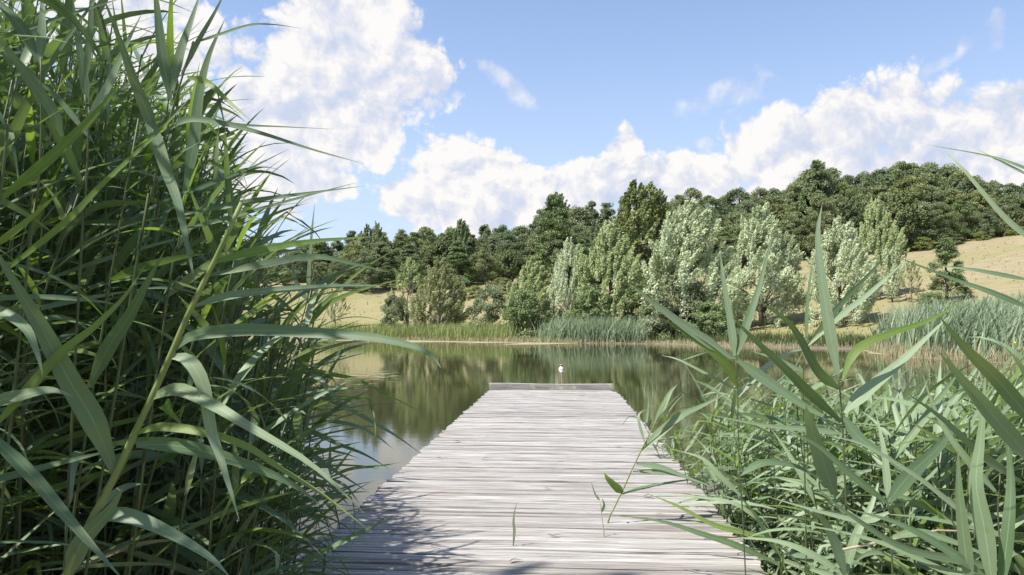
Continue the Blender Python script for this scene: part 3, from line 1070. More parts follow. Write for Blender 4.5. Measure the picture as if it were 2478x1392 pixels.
cat = shore_pts(5600, 0, 3, 0.0, 4.5, 0.8)
u = cat[:, 0] / cat[:, 1] * F + 1239
cat = cat[u < 1255 - 30 * rng.random(len(u))]
blade_stuff('reed_bed', 'yellow green cattail bed along the far shore below the pale willows', cat, 1.35, 0.35, 0.05, (0.08, 0.02), 'far_reed_green', 'reed bed')
blade_stuff('dry_reed_stubble', 'tan dry reed stubble at the far waterline', shore_pts(2000, 0, 3, -0.3, 0.7), 0.42, 0.5, 0.045, (0.05, -0.03), 'dry_reed', 'reed stubble')
mid = shore_pts(6000, 2, 5, 0.0, 4.0, 0.8)
u = mid[:, 0] / mid[:, 1] * F + 1239
mid = mid[(u > 1295 + 60 * rng.random(len(u))) & (u < 1575 - 70 * rng.random(len(u)))]
blade_stuff('reed_bed', 'blue green reed patch at the water below the middle willows', mid, 1.75, 0.4, 0.07, (0.22, 0.0), 'far_reed_blue', 'reed bed', 0.32)
blade_stuff('dry_reed_stubble', 'pale dry stalks at the waterline below the middle willows', shore_pts(900, 2, 6, -0.5, 0.5), 0.40, 0.5, 0.035, (0.08, -0.03), 'dry_reed', 'reed stubble')
rb = np.concatenate([shore_pts(9000, 7, 11, 0.1, 9.0, 0.9)])
u = rb[:, 0] / rb[:, 1] * F + 1239
rb = rb[u > 2075 + 90 * rng.random(len(u)) ** 2]
blade_stuff('reed_bed', 'broad blue green reed bed along the nearer shore under the dry slope', rb, 2.25, 0.35, 0.075, (0.30, 0.0), 'far_reed_blue', 'reed bed', 0.30)
blade_stuff('dry_reed_stubble', 'tan dead reed stalks fringing the nearer reed bed', shore_pts(3000, 7, 11, -0.5, 0.8), 0.55, 0.5, 0.03, (0.1, 0.0), 'dry_reed', 'reed stubble')
# bank grass, its green darkened for the shadow under the shore trees
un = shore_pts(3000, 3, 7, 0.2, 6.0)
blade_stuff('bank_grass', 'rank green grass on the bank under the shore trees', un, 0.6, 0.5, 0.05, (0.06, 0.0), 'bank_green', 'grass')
# meadow grass
gx = rng.uniform(-60, 110, 42000)
gy = rng.uniform(52, 135, 42000)
dd = pond_dist(gx, gy)
keep = (dd > 2.0) & (rng.random(len(gx)) < np.clip(1.2 - dd / 22, 0.10, 1)) & (gx / gy > -0.42) & (gx / gy < 0.75)
blade_stuff('meadow_grass', 'dry straw coloured meadow grass on the slopes', np.stack([gx, gy], -1)[keep], 0.16, 0.6, 0.12, (0.15, 0.0), 'dry_grass', 'grass')


def strip_sheet(name, label, i0, i1, inner, outer, mat, z, cat, seed):
    r = random.Random(seed)
    v, f = [], []
    pts = []
    for i in range(i0, i1):
        a, b_ = Vector(POND[i]), Vector(POND[i + 1])
        m = max(2, int((b_ - a).length / 0.7))
        for k in range(m):
            pts.append(a.lerp(b_, k / m))
    for i, p in enumerate(pts):
        q = pts[min(i + 1, len(pts) - 1)] - pts[max(i - 1, 0)]
        nrm = Vector((-q.y, q.x)).normalized()
        o_ = outer * (0.62 + 0.3 * math.sin(i * 0.23 + seed) + 0.25 * math.sin(i * 0.71) + r.uniform(-0.2, 0.2))
        v.append((*(p + nrm * inner), z))
        v.append((*(p - nrm * max(0.1, o_)), z))
    for i in range(len(pts) - 1):
        f.append((2 * i, 2 * i + 1, 2 * i + 3, 2 * i + 2))
    o = put(name, mesh(name, v, f, M[mat], False))
    tag(o, label, cat, kind='stuff')
    return o


strip_sheet('algae_mat', 'pale tan algae scum along the far waterline', 0, 3, 0.5, 9.0, 'algae', 0.005, 'algae', 2)
strip_sheet('algae_mat', 'thin pale scum edge below the willows', 3, 7, 0.4, 0.6, 'algae', 0.005, 'algae', 4)
strip_sheet('algae_mat', 'tan mud and scum at the nearer reed bed edge', 7, 11, 0.5, 0.9, 'algae', 0.005, 'algae', 6)

# ------------------------------------------------------------------ foreground reeds
def width_profile(t, kind=0):
    a = np.clip(t / 0.22, 0, 1)
    rise = 0.38 + 0.62 * a * a * (3 - 2 * a)
    c = np.clip((t - 0.22) / 0.78, 0, 1)
    return rise * (1 - c ** 1.35) ** 0.95 + 0.004


def leaf_from_spine(P, N, wmax, fold=0.16, wave=0.0):
    """P (n,3) spine, N (n,3) face normals -> verts, faces, along, across"""
    n = len(P)
    T = np.gradient(P, axis=0)
    T = unit(T)
    N = unit(N - T * np.sum(N * T, -1, keepdims=True))
    S = np.cross(T, N)
    t = np.linspace(0, 1, n)
    w = wmax * width_profile(t)
    wv = wave * np.sin(t * 14)[:, None] * N * wmax
    lf = P + S * (w * 0.5)[:, None] + N * (w * fold)[:, None] + wv
    rt = P - S * (w * 0.5)[:, None] + N * (w * fold)[:, None] - wv
    v = np.stack([lf, P, rt], 1).reshape(-1, 3)
    i = np.arange(n - 1)[:, None] * 3
    f = np.concatenate([i + np.array([[0, 3, 4, 1]]), i + np.array([[1, 4, 5, 2]])], 0)
    along = np.repeat(t, 3)
    across = np.tile(np.array([-1.0, 0.0, 1.0]), n)
    return v, f, along, across


def leaf_mesh(v, f, along, across, mat):
    return mesh('leaf', v, f, M[mat], True, {'along': ('POINT', along), 'across': ('POINT', across), 'tint': ('FACE', np.full(len(f), 0.0))})


def unit_leaf(r, seg, droop, kink=None, twist=0.0, wr=0.075):
    """leaf of length 1 starting along +X rising, drooping in its own plane"""
    ang = 0.0
    P = [np.zeros(3)]
    k0 = r.uniform(0.35, 0.75)
    side = r.uniform(-0.15, 0.15)
    for i in range(seg):
        t = (i + 0.5) / seg
        a = -droop * t ** 1.4
        if kink and t > k0:
            a -= kink
        P.append(P[-1] + np.array([math.cos(a) * math.cos(side * t), math.cos(a) * math.sin(side * t), math.sin(a)]) / seg)
    P = np.array(P)
    t = np.linspace(0, 1, seg + 1)
    tw = twist * t
    T = unit(np.gradient(P, axis=0))
    N0 = np.array([0, 0, 1.0]) - T * T[:, 2:3]
    N0 = unit(N0)
    B0 = np.cross(T, N0)
    N = N0 * np.cos(tw)[:, None] + B0 * np.sin(tw)[:, None]
    return leaf_from_spine(P, N, wr, 0.15)


LEAF_HI, LEAF_LO = [], []
for i in range(16):
    r = random.Random(40 + i)
    dr = [0.25, 0.6, 0.9, 1.3, 0.4, 1.0, 0.15, 0.75][i % 8]
    kk = 0.9 if i in (5, 11) else None
    tw = r.uniform(-1.3, 1.3)
    wr = r.uniform(0.052, 0.088)
    LEAF_HI.append(unit_leaf(random.Random(i), 12, dr, kk, tw, wr))
    LEAF_LO.append(unit_leaf(random.Random(i), 7, dr, kk, tw, wr))
LEAF_ME = {}


def leaf_me(i, mat):
    if (i, mat) not in LEAF_ME:
        LEAF_ME[(i, mat)] = leaf_mesh(*LEAF_HI[i], mat)
    return LEAF_ME[(i, mat)]


WIND = math.atan2(-0.25, 1.0)          # the breeze blows from left to right


def stem_curve(H, lean, bend):
    """local stem points"""
    pts = []
    for i in range(9):
        t = i / 8
        pts.append(Vector((lean[0] * t + bend[0] * t * t, lean[1] * t + bend[1] * t * t, H * t)))
    return pts


def reed_layout(r, H, dens=1.0, leaf_len=0.42, first=0.25, spread=1.0):
    """list of (t, azimuth, elevation, length, variant, roll) for one reed"""
    out = []
    n = max(5, int((6 + 5 * H * (1 - first)) * dens * 1.05))
    for k in range(n):
        t = first + (0.985 - first) * (k + r.uniform(-0.2, 0.2)) / max(1, n - 1)
        t = min(0.99, max(first, t))
        az = WIND + (1 if k % 2 else -1) * r.uniform(0.05, 1.2) * spread + r.gauss(0, 0.4)
        if r.random() < 0.22:
            az += math.pi
        el = r.uniform(0.05, 0.95) + 0.35 * max(0, t - 0.75) / 0.25
        ln = leaf_len * r.uniform(0.7, 1.2) * (1.0 if t < 0.85 else 0.85)
        out.append((t, az, el, ln, r.randrange(16), r.gauss(0, 0.35)))
    return out


def leaf_matrix(p, az, el, ln, roll):
    return Matrix.Translation(p) @ Euler((roll, -el, az), 'ZYX').to_matrix().to_4x4() @ Matrix.Diagonal((ln, ln, ln, 1))


def leaf_rot(az, el, roll):
    m = Matrix.Rotation(az, 3, 'Z') @ Matrix.Rotation(-el, 3, 'Y') @ Matrix.Rotation(roll, 3, 'X')
    return m


STEM_ME = []


def make_reed(base, H, lean, bend, r, label, group, mats, leaf_len=0.42, first=0.25, dens=1.0, spread=1.0, rad=0.006):
    e = empty('reed', base)
    tag(e, label, 'reed', group)
    pts = stem_curve(H, lean, bend)
    b = MB()
    b.tube([tuple(p) for p in pts], [rad * (1 - 0.07 * i) for i in range(9)], 6)
    put('stem', b.build('stem', M['stem_green']), e)
    for (t, az, el, ln, vi, roll) in reed_layout(r, H, dens, leaf_len, first, spread):
        kf = t * 7.999
        i = int(kf)
        p = pts[i].lerp(pts[i + 1], kf - i)
        put('leaf', leaf_me(vi, 'reed_leaf_dry' if (t < 0.45 and r.random() < 0.10) else r.choice(mats)), e, p, leaf_rot(az, el, roll).to_euler(), (ln, ln, ln))
    return e


class Mass:
    def __init__(self):
        self.v, self.f, self.al, self.ac, self.ti, self.n = [], [], [], [], [], 0

    def leaf(self, vi, p, m3, ln, tint):
        v, f, al, ac = LEAF_LO[vi]
        mm = np.array(m3) * ln
        self.v.append(v @ mm.T + np.array(p))
        self.f.append(f + self.n)
        self.al.append(al)
        self.ac.append(ac)
        self.ti.append(np.full(len(f), tint))
        self.n += len(v)

    def build(self, name, mat):
        return mesh(name, np.concatenate(self.v), np.concatenate(self.f), M[mat], True,
                    {'along': ('POINT', np.concatenate(self.al)), 'across': ('POINT', np.concatenate(self.ac)), 'tint': ('FACE', np.concatenate(self.ti))})


def mass_reeds(name, label, specs, mat, leaf_len, first, dens, seed, rad=0.006):
    ms = Mass()
    st = MB()
    r = random.Random(seed)
    for (base, H, lean, bend) in specs:
        pts = [Vector(base) + p for p in stem_curve(H, lean, bend)]
        st.tube([tuple(p) for p in pts[::2]], [rad * (1 - 0.12 * i) for i in range(5)], 4, False)
        for (t, az, el, ln, vi, roll) in reed_layout(r, H, dens, leaf_len, first):
            kf = t * 7.999
            i = int(kf)
            p = pts[i].lerp(pts[i + 1], kf - i)
            ms.leaf(vi, p, leaf_rot(az, el, roll), ln, r.random())
    o = put(name, ms.build(name, mat))
    tag(o, label, 'reed bed', kind='stuff')
    s = put('stems', st.build('stems', M['stem_green']), o)
    s['kind'] = 'stuff'
    return o


# ---- left stand
def left_top(px):
    return float(np.interp(px, [-400, 0, 300, 450, 560, 640, 720], [-160, -60, 60, 200, 380, 520, 640]))


def left_spec(r, ymin, ymax, umin=-0.82, umax=-0.33):
    Y = ymin + (ymax - ymin) * r.random() ** 0.8
    u = r.uniform(umin, umax - 0.010 * max(0.0, Y - 2.4))
    x = u * Y
    pxx = u * F + 1239
    z0 = max(gz(x, Y), -0.2)
    lean = (r.uniform(0.0, 0.35), r.uniform(-0.2, 0.2))
    bend = (r.uniform(0.0, 0.3), r.uniform(-0.1, 0.1))
    room = max(0.0, (r.uniform(590, 760) - pxx)) / F * Y
    tot = lean[0] + bend[0]
    if tot > room:
        lean = (lean[0] * room / tot, lean[1])
        bend = (bend[0] * room / tot, bend[1])
    tpx = pxx + (lean[0] + bend[0]) / Y * F
    zt = HC + (788 - left_top(tpx)) / F * Y - r.uniform(0, 0.5)
    if u > -0.44 and Y > 3.0:
        zt = min(zt, r.uniform(1.1, 1.65))
    H = min(zt, r.uniform(2.7, 3.5)) - z0
    return (x, Y, z0), max(0.8, H), lean, bend


r = random.Random(77)
for i in range(95):
    base, H, lean, bend = left_spec(r, 2.1, 5.0)
    pxx = base[0] / base[1] * F + 1239
    lab = '%s reed %s of the left stand, %s' % ('tall' if H > 2.4 else 'shorter', 'near the photo edge' if pxx < 150 else 'in the middle' if pxx < 420 else 'on the water side',
                                                              'among the nearest' if base[1] < 3.0 else 'further in')
    make_reed(base, H, lean, bend, r, lab, lab + ' group',
              ['reed_leaf', 'reed_leaf', 'reed_leaf_pale', 'reed_leaf_fresh'], r.uniform(0.36, 0.54), 0.16, 1.05)
r = random.Random(81)
for i in range(16):
    Y = r.uniform(2.8, 4.8)
    x = (r.uniform(600, 700) - 1239) / F * Y
    z0 = max(gz(x, Y), -0.2)
    H = max(0.6, HC + (788 - r.uniform(800, 1080)) / F * Y - z0)
    make_reed((x, Y, z0), H, (r.uniform(-0.05, 0.12), r.uniform(-0.1, 0.1)), (r.uniform(0, 0.12), 0), r, 'slim reed in the ragged right fringe of the left stand over the water',
              'reeds fringing the left stand', ['reed_leaf', 'reed_leaf_pale', 'reed_leaf_fresh'], r.uniform(0.34, 0.5), 0.2, 0.8, 0.6, rad=0.0045)
r = random.Random(78)
mass_reeds('reed_stand', 'deep tangle of green reeds filling the left bank', [left_spec(r, 2.4, 7.0, -0.95, -0.345) for _ in range(640)], 'reed_leaf', 0.46, 0.05, 1.05, 3)
r = random.Random(79)
near = []  # reeds out of view, added to block sun from the left stand
for _ in range(165):
    xx, yy_ = r.uniform(-4.6, -1.25), r.uniform(-0.9, 2.3)
    if yy_ > 0 and xx / yy_ > -0.78:
        continue
    near.append(((xx, yy_, max(gz(xx, yy_), -0.1)), r.uniform(2.7, 3.5), (r.uniform(-0.1, 0.2), r.uniform(-0.2, 0.2)), (r.uniform(0, 0.2), 0)))
mass_reeds('reed_stand', 'unseen reeds added beyond the left edge to shade the left stand', near, 'reed_leaf', 0.46, 0.1, 1.0, 4)

# ---- right stand
def right_top(px):
    return float(np.interp(px, [1700, 1760, 1850, 2000, 2150, 2300, 2478, 2800], [1150, 1000, 930, 960, 990, 960, 930, 900]))


def right_spec(r, ymin, ymax, umin=0.30, umax=0.85):
    Y = r.uniform(ymin, ymax)
    x = r.uniform(umin, umax) * Y
    edge = 1.13 + 0.0646 * Y
    if x < edge + 0.05:
        x = edge + r.uniform(0.05, 0.5)
    z0 = max(gz(x, Y), -0.2)
    pxx = x / Y * F + 1239
    lean = (r.uniform(-0.22, 0.18), r.uniform(-0.15, 0.15))
    zt = HC + (788 - right_top(pxx)) / F * Y - r.uniform(0, 0.35)
    H = min(zt, 1.75) - z0
    return (x, Y, z0), max(0.45, H), lean, (r.uniform(-0.06, 0.15), 0.0)


r = random.Random(91)
for i in range(75):
    base, H, lean, bend = right_spec(r, 2.3, 5.0)
    pxx = base[0] / base[1] * F + 1239
    lab = 'pale young reed %s of the right stand, %s' % ('on the pier side' if pxx < 2050 else 'in the middle' if pxx < 2300 else 'near the photo edge',
                                                                             'among the nearest' if base[1] < 3.4 else 'further back')
    make_reed(base, H, lean, bend, r, lab, lab + ' group',
              ['reed_leaf_pale', 'reed_leaf_pale', 'reed_leaf', 'reed_leaf_fresh'], r.uniform(0.38, 0.56), 0.06, 1.5, rad=0.005)
r = random.Random(95)
for i in range(34):
    Y = r.uniform(4.0, 8.2)
    x = 1.10 + 0.0646 * Y + r.uniform(0.02, 0.55)
    pxx = x / Y * F + 1239
    zt = HC + (788 - r.uniform(930, 1080)) / F * Y
    z0 = max(gz(x, Y), -0.2)
    make_reed((x, Y, z0), max(0.6, min(1.5, zt - z0)), (r.uniform(-0.28, 0.1), r.uniform(-0.15, 0.1)), (r.uniform(-0.15, 0.1), 0), r,
              ('near' if Y < 5.2 else 'middle' if Y < 6.6 else 'far') + ' pale reed rooted along the right edge of the pier', 'reeds along the right pier edge, ' + ('near' if Y < 5.2 else 'middle' if Y < 6.6 else 'far'), ['reed_leaf_pale', 'reed_leaf_pale', 'reed_leaf', 'reed_leaf_fresh'], r.uniform(0.36, 0.5), 0.1, 1.4, rad=0.005)
r = random.Random(92)
mass_reeds('reed_stand', 'thick pale green reeds crowding the right bank', [right_spec(r, 2.4, 6.5, 0.28, 1.0) for _ in range(330)], 'reed_leaf_pale', 0.46, 0.04, 1.5, 5, 0.005)


# ---- single reeds that can be told apart, each with its own leaves
def catmull(pts, n):
    pts = np.array(pts, float)
    p = np.concatenate([[2 * pts[0] - pts[1]], pts, [2 * pts[-1] - pts[-2]]])
    m = len(pts) - 1
    out = []
    for s in np.linspace(0, m - 1e-6, n):
        i = int(s)
        t = s - i
        a, b_, c, d = p[i], p[i + 1], p[i + 2], p[i + 3]
        out.append(0.5 * ((2 * b_) + (-a + c) * t + (2 * a - 5 * b_ + 4 * c - d) * t * t + (-a + 3 * b_ - 3 * c + d) * t ** 3))
    return np.array(out)


def hero_reed(label, Y, stem_px, leaves, rad=0.006, dry=False):
    """stem_px: points bottom to top (photograph px); leaves: (points base->tip, width px, depth change to tip, roll, material letter)"""
    sp = [at(a, b_, Y) for (a, b_) in stem_px]
    # carry the stem down to the ground along its own slope
    d = (sp[0] - sp[1]).normalized()
    base = Vector(sp[0])
    if base.z > 0.1:
        kk = (base.z - 0.0) / max(0.35, -d.z)
        base = base + Vector((d.x * kk * 0.75, 0.02, -base.z - 0.1 + max(0.0, gz(base.x + d.x * kk * 0.75, Y))))
    e = empty('reed', base)
    tag(e, label, 'reed')
    P = catmull([tuple(base)] + [tuple(p) for p in sp], 14) if (base - sp[0]).length > 0.05 else catmull([tuple(p) for p in sp], 12)
    P = P - np.array(base)
    b = MB()
    n = len(P)
    rs = rad if ('bright stem' in label or 'deck' in label) else rad * 0.55
    b.tube([tuple(p) for p in P], [rs * (1 - 0.5 * i / n) for i in range(n)], 8)
    put('stem', b.build('stem', M['stem_dry' if dry else ('stem' if 'bright stem' in label or 'deck' in label else 'stem_green')]), e)
    for (pts, wpx, dY, roll, mt) in leaves:
        m = len(pts)
        w3 = [at(a, b_, Y + dY * (i / (m - 1)) ** 1.3) for i, (a, b_) in enumerate(pts)]
        S = catmull([tuple(q) for q in w3], 18)
        view = unit(np.array([0, 0, HC]) - S)
        T = unit(np.gradient(S, axis=0))
        N0 = unit(view - T * np.sum(view * T, -1, keepdims=True))
        B0 = np.cross(T, N0)
        # turn the face upwards so the blade lies as a leaf does, then by its own roll
        sgn = np.sign(B0[len(B0) // 2, 2]) or 1.0
        rl = (roll if roll is not None else 0.5) * sgn * np.linspace(0.8, 1.15, len(S))
        N = N0 * np.cos(rl)[:, None] + B0 * np.sin(rl)[:, None]
        wm = 0.88 * wpx / F * Y / max(0.5, math.cos(min(1.0, abs(roll if roll is not None else 0.5))))
        v, f, al, ac = leaf_from_spine(S - np.array(base), N, wm, 0.10, 0.0)
        put('leaf', leaf_mesh(v, f, al, ac, {'g': 'reed_leaf', 'p': 'reed_leaf_pale', 'f': 'reed_leaf_fresh', 'd': 'dry_reed'}[mt]), e)
    return e


hero_reed('long reed leaning right, its bright stem crossing the dark left stand', 1.6,
          [(160, 1392), (240, 1230), (330, 1040), (400, 890), (460, 750), (525, 620), (585, 490)],
          [([(466, 742), (560, 715), (700, 700), (830, 692), (935, 691)], 22, 0.1, 0.5, 'g'),
           ([(415, 850), (470, 812), (600, 799), (750, 806), (900, 817), (1010, 842), (1050, 868), (1068, 892)], 34, -0.05, 0.5, 'g'),
           ([(412, 862), (455, 872), (490, 930), (510, 1040), (530, 1100), (555, 1180), (580, 1262)], 38, -0.1, 0.3, 'p'),
           ([(362, 964), (427, 943), (503, 974), (604, 1034), (754, 1125), (885, 1245)], 36, -0.15, 0.4, 'p'),
           ([(322, 1052), (382, 1034), (478, 1044), (593, 1079), (679, 1135), (785, 1200), (895, 1285)], 24, -0.1, 0.5, 'f'),
           ([(330, 1077), (427, 1079), (553, 1110), (694, 1165), (780, 1225)], 40, 0.1, 0.3, 'g'),
           ([(226, 1250), (302, 1248), (402, 1286), (503, 1346), (560, 1400)], 40, -0.05, 0.4, 'g'),
           ([(277, 1140), (226, 1019), (166, 918), (100, 793), (40, 692), (-40, 560)], 62, -0.15, 0.1, 'g'),
           ([(500, 668), (640, 640), (760, 622), (860, 640), (945, 660)], 20, 0.1, 0.6, 'g'),
           ([(523, 634), (629, 606), (755, 585), (910, 572)], 24, 0.1, 0.5, 'f'),
           ([(165, 1392), (200, 1310), (262, 1240), (300, 1180)], 50, -0.05, 0.2, 'p'),
           ([(250, 1205), (300, 1120), (350, 1010)], 18, 0.05, 0.3, 'f')], 0.009)
hero_reed('upright reed with dark broad blades spraying against the cloud, upper left', 1.9,
          [(330, 640), (360, 500), (382, 400), (412, 285), (440, 190), (468, 100)],
          [([(412, 241), (392, 126), (380, 20), (372, -60)], 30, 0.05, 0.2, 'g'),
           ([(417, 221), (437, 126), (463, 50), (490, -30)], 25, 0.1, 0.3, 'g'),
           ([(453, 186), (503, 201), (553, 246), (613, 297)], 18, -0.1, 0.3, 'f'),
           ([(398, 320), (453, 289), (528, 297), (629, 322), (755, 362), (885, 398)], 17, 0.05, 0.6, 'g'),
           ([(420, 300), (478, 287), (578, 302), (679, 307), (815, 313)], 9, 0.2, 0.8, 'g'),
           ([(385, 345), (352, 262), (322, 190), (287, 90), (245, -20)], 32, -0.1, 0.1, 'g'),
           ([(345, 250), (375, 330), (402, 412), (430, 490), (453, 594), (475, 705)], 34, -0.15, 0.1, 'g'),
           ([(463, 106), (528, 85), (604, 61), (665, 60), (735, 70)], 8, 0.1, 0.6, 'p'),
           ([(440, 180), (480, 100), (520, 30), (550, -30)], 14, 0.0, 0.4, 'g')], 0.007)
hero_reed('reed behind the spraying one, single tall blade rising over the cloud', 2.2,
          [(400, 760), (430, 600), (446, 470)],
          [([(448, 462), (468, 352), (483, 226), (505, 136), (545, 45)], 32, 0.1, 0.2, 'g'),
           ([(440, 520), (604, 488), (729, 470), (885, 450)], 15, 0.1, 0.6, 'g'),
           ([(430, 560), (580, 520), (729, 478), (870, 440)], 12, 0.2, 0.6, 'g'),
           ([(450, 470), (520, 440), (600, 410), (700, 360)], 12, 0.3, 0.5, 'g')])
hero_reed('reed at the left edge with bright green crossing blades', 1.5,
          [(-60, 900), (-30, 700), (0, 480), (20, 300)],
          [([(-10, 490), (100, 402), (191, 317), (255, 248), (300, 190)], 30, 0.05, 0.3, 'f'),
           ([(-20, 680), (151, 545), (251, 443), (385, 318), (470, 225)], 18, 0.1, 0.5, 'f'),
           ([(-20, 600), (60, 540), (160, 450)], 20, 0.0, 0.3, 'f'),
           ([(-30, 1050), (70, 940), (150, 852), (226, 793), (302, 717), (352, 640)], 28, 0.1, 0.3, 'f'),
           ([(-40, 730), (50, 783), (85, 843), (105, 916)], 28, -0.05, 0.5, 'p'),
           ([(-60, 1020), (70, 1145), (151, 1240), (226, 1325), (300, 1405)], 36, -0.1, 0.4, 'g'),
           ([(-40, 980), (40, 960), (120, 945), (180, 960)], 34, 0.0, 0.5, 'p')], 0.008)
hero_reed('dark bladed reed in the top left corner', 1.7,
          [(60, 700), (90, 480), (100, 300), (98, 140)],
          [([(95, 150), (50, 65), (0, 10), (-40, -40)], 32, 0.0, 0.2, 'g'),
           ([(97, 146), (102, 60), (104, -40)], 26, 0.05, 0.2, 'g'),
           ([(150, 330), (126, 266), (60, 176), (0, 95), (-40, 40)], 30, -0.1, 0.1, 'g'),
           ([(98, 200), (150, 110), (216, 20), (250, -30)], 12, 0.1, 0.4, 'g'),
           ([(-10, 92), (100, 58), (216, 20), (300, -5)], 12, 0.1, 0.5, 'g')])
hero_reed('reed with paired dark blades pointing straight up near the top edge', 1.8,
          [(190, 720), (205, 500), (213, 330), (205, 230)],
          [([(211, 252), (201, 176), (186, 75), (172, -30)], 24, 0.05, 0.2, 'g'),
           ([(203, 210), (216, 110), (222, 0), (226, -50)], 18, 0.0, 0.3, 'g'),
           ([(205, 300), (260, 210), (300, 120), (345, 30)], 22, 0.1, 0.2, 'p'),
           ([(216, 938), (262, 843), (312, 767), (352, 692), (402, 600)], 40, -0.1, 0.2, 'g'),
           ([(213, 330), (150, 250), (100, 200), (20, 120)], 16, 0.0, 0.4, 'g')])
hero_reed('reed at the edge of the left stand reaching low over the water', 3.0,
          [(600, 1250), (640, 1050), (690, 900), (735, 760), (760, 660)],
          [([(745, 720), (748, 650), (755, 560), (762, 488)], 11, 0.1, 0.3, 'g'),
           ([(747, 792), (785, 743), (866, 704), (1010, 665)], 17, 0.2, 0.5, 'f'),
           ([(730, 780), (800, 720), (880, 650), (985, 588)], 11, 0.2, 0.4, 'f'),
           ([(700, 880), (766, 913), (795, 942), (824, 974), (863, 1023)], 14, -0.2, 0.4, 'p'),
           ([(690, 900), (769, 955), (834, 984), (914, 1029), (963, 1058), (1021, 1100)], 14, -0.2, 0.5, 'g'),
           ([(700, 885), (795, 905), (866, 920), (931, 952), (1028, 1002)], 12, -0.1, 0.5, 'f'),
           ([(640, 1026), (737, 1039), (818, 1075), (882, 1100), (944, 1136)], 14, -0.1, 0.5, 'g'),
           ([(630, 1046), (737, 1091), (800, 1133), (890, 1190)], 18, -0.2, 0.4, 'p'),
           ([(745, 730), (715, 680), (705, 620)], 16, 0.0, 0.3, 'p')], 0.006)
hero_reed('small light reed standing in the water beside the pier edge', 4.4,
          [(757, 1306), (784, 1217), (803, 1148)],
          [([(800, 1150), (798, 1110), (800, 1060)], 11, 0.0, 0.2, 'f'),
           ([(803, 1148), (830, 1115), (862, 1075)], 9, 0.1, 0.3, 'g'),
           ([(800, 1155), (850, 1135), (920, 1128), (975, 1118)], 9, 0.2, 0.6, 'f'),
           ([(806, 1160), (840, 1180), (870, 1220)], 9, -0.1, 0.4, 'p'),
           ([(795, 1170), (820, 1195), (845, 1225)], 10, -0.1, 0.3, 'g'),
           ([(785, 1215), (810, 1240), (825, 1275)], 9, -0.1, 0.3, 'p'),
           ([(790, 1190), (760, 1160), (720, 1150)], 8, 0.1, 0.4, 'p')], 0.005)
hero_reed('fan bladed reed nearest the pier in the right stand', 2.6,
          [(1800, 1300), (1790, 1150), (1786, 1030), (1785, 940), (1780, 867)],
          [([(1770, 866), (1678, 805), (1592, 742), (1518, 682)], 27, -0.1, 0.5, 'p'),
           ([(1777, 862), (1769, 788), (1752, 685), (1742, 605)], 22, 0.05, 0.2, 'p'),
           ([(1783, 859), (1808, 782), (1840, 685), (1872, 555)], 24, 0.1, 0.2, 'g'),
           ([(1786, 935), (1745, 870), (1660, 805), (1600, 770)], 26, -0.05, 0.4, 'f'),
           ([(1785, 872), (1860, 925), (1950, 985), (2040, 1030)], 30, -0.1, 0.3, 'g'),
           ([(1780, 867), (1712, 856), (1638, 876)], 9, 0.0, 0.5, 'p'),
           ([(1785, 945), (1700, 900), (1640, 870), (1600, 860)], 8, 0.1, 0.5, 'p'),
           ([(1786, 960), (1840, 900), (1900, 860), (1960, 840)], 18, 0.2, 0.4, 'p'),
           ([(1787, 1000), (1850, 1010), (1950, 1025), (2060, 1040)], 12, 0.1, 0.6, 'g'),
           ([(1790, 1150), (1850, 1120), (1930, 1130), (2000, 1170)], 20, 0.1, 0.4, 'g'),
           ([(1793, 1200), (1740, 1150), (1700, 1110), (1640, 1090)], 16, 0.1, 0.4, 'p')], 0.0045)
hero_reed('tall reed with wide arching blades in the middle of the right stand', 2.5,
          [(2050, 1300), (2044, 1150), (2040, 1050), (2034, 960), (2028, 905)],
          [([(2027, 907), (2008, 799), (1990, 685), (1979, 570), (1990, 490)], 32, 0.05, 0.1, 'p'),
           ([(2030, 941), (1979, 896), (1916, 788), (1831, 725)], 27, -0.1, -0.3, 'g'),
           ([(2036, 919), (2076, 845), (2161, 805), (2247, 776), (2340, 722)], 24, 0.1, 0.3, 'f'),
           ([(2042, 998), (2104, 941), (2190, 867), (2303, 759)], 36, 0.15, 0.4, 'p'),
           ([(2036, 1021), (1962, 953), (1894, 885), (1820, 816), (1770, 765)], 28, -0.1, -0.3, 'g'),
           ([(2020, 1197), (1990, 1112), (1962, 1030), (1950, 980)], 48, -0.15, -0.3, 'g'),
           ([(2042, 1010), (2080, 1060), (2150, 1110), (2230, 1180)], 28, -0.1, 0.3, 'g'),
           ([(2040, 1050), (1960, 1040), (1850, 1030), (1700, 1000)], 16, -0.1, 0.5, 'p')], 0.007)
hero_reed('reed with crossed slanting blades left of the arching one', 2.9,
          [(1950, 1280), (1946, 1100), (1944, 960), (1945, 850)],
          [([(1945, 845), (2019, 776), (2093, 719), (2156, 663), (2188, 632)], 18, 0.1, 0.4, 'p'),
           ([(1945, 852), (2019, 754), (2093, 674), (2160, 600)], 17, 0.1, -0.3, 'g'),
           ([(1950, 825), (1956, 714), (1970, 610)], 10, 0.0, 0.3, 'g'),
           ([(1944, 900), (1880, 870), (1820, 850)], 12, 0.0, 0.4, 'p'),
           ([(1945, 950), (2000, 920), (2060, 880)], 16, 0.1, 0.4, 'p')], 0.006)
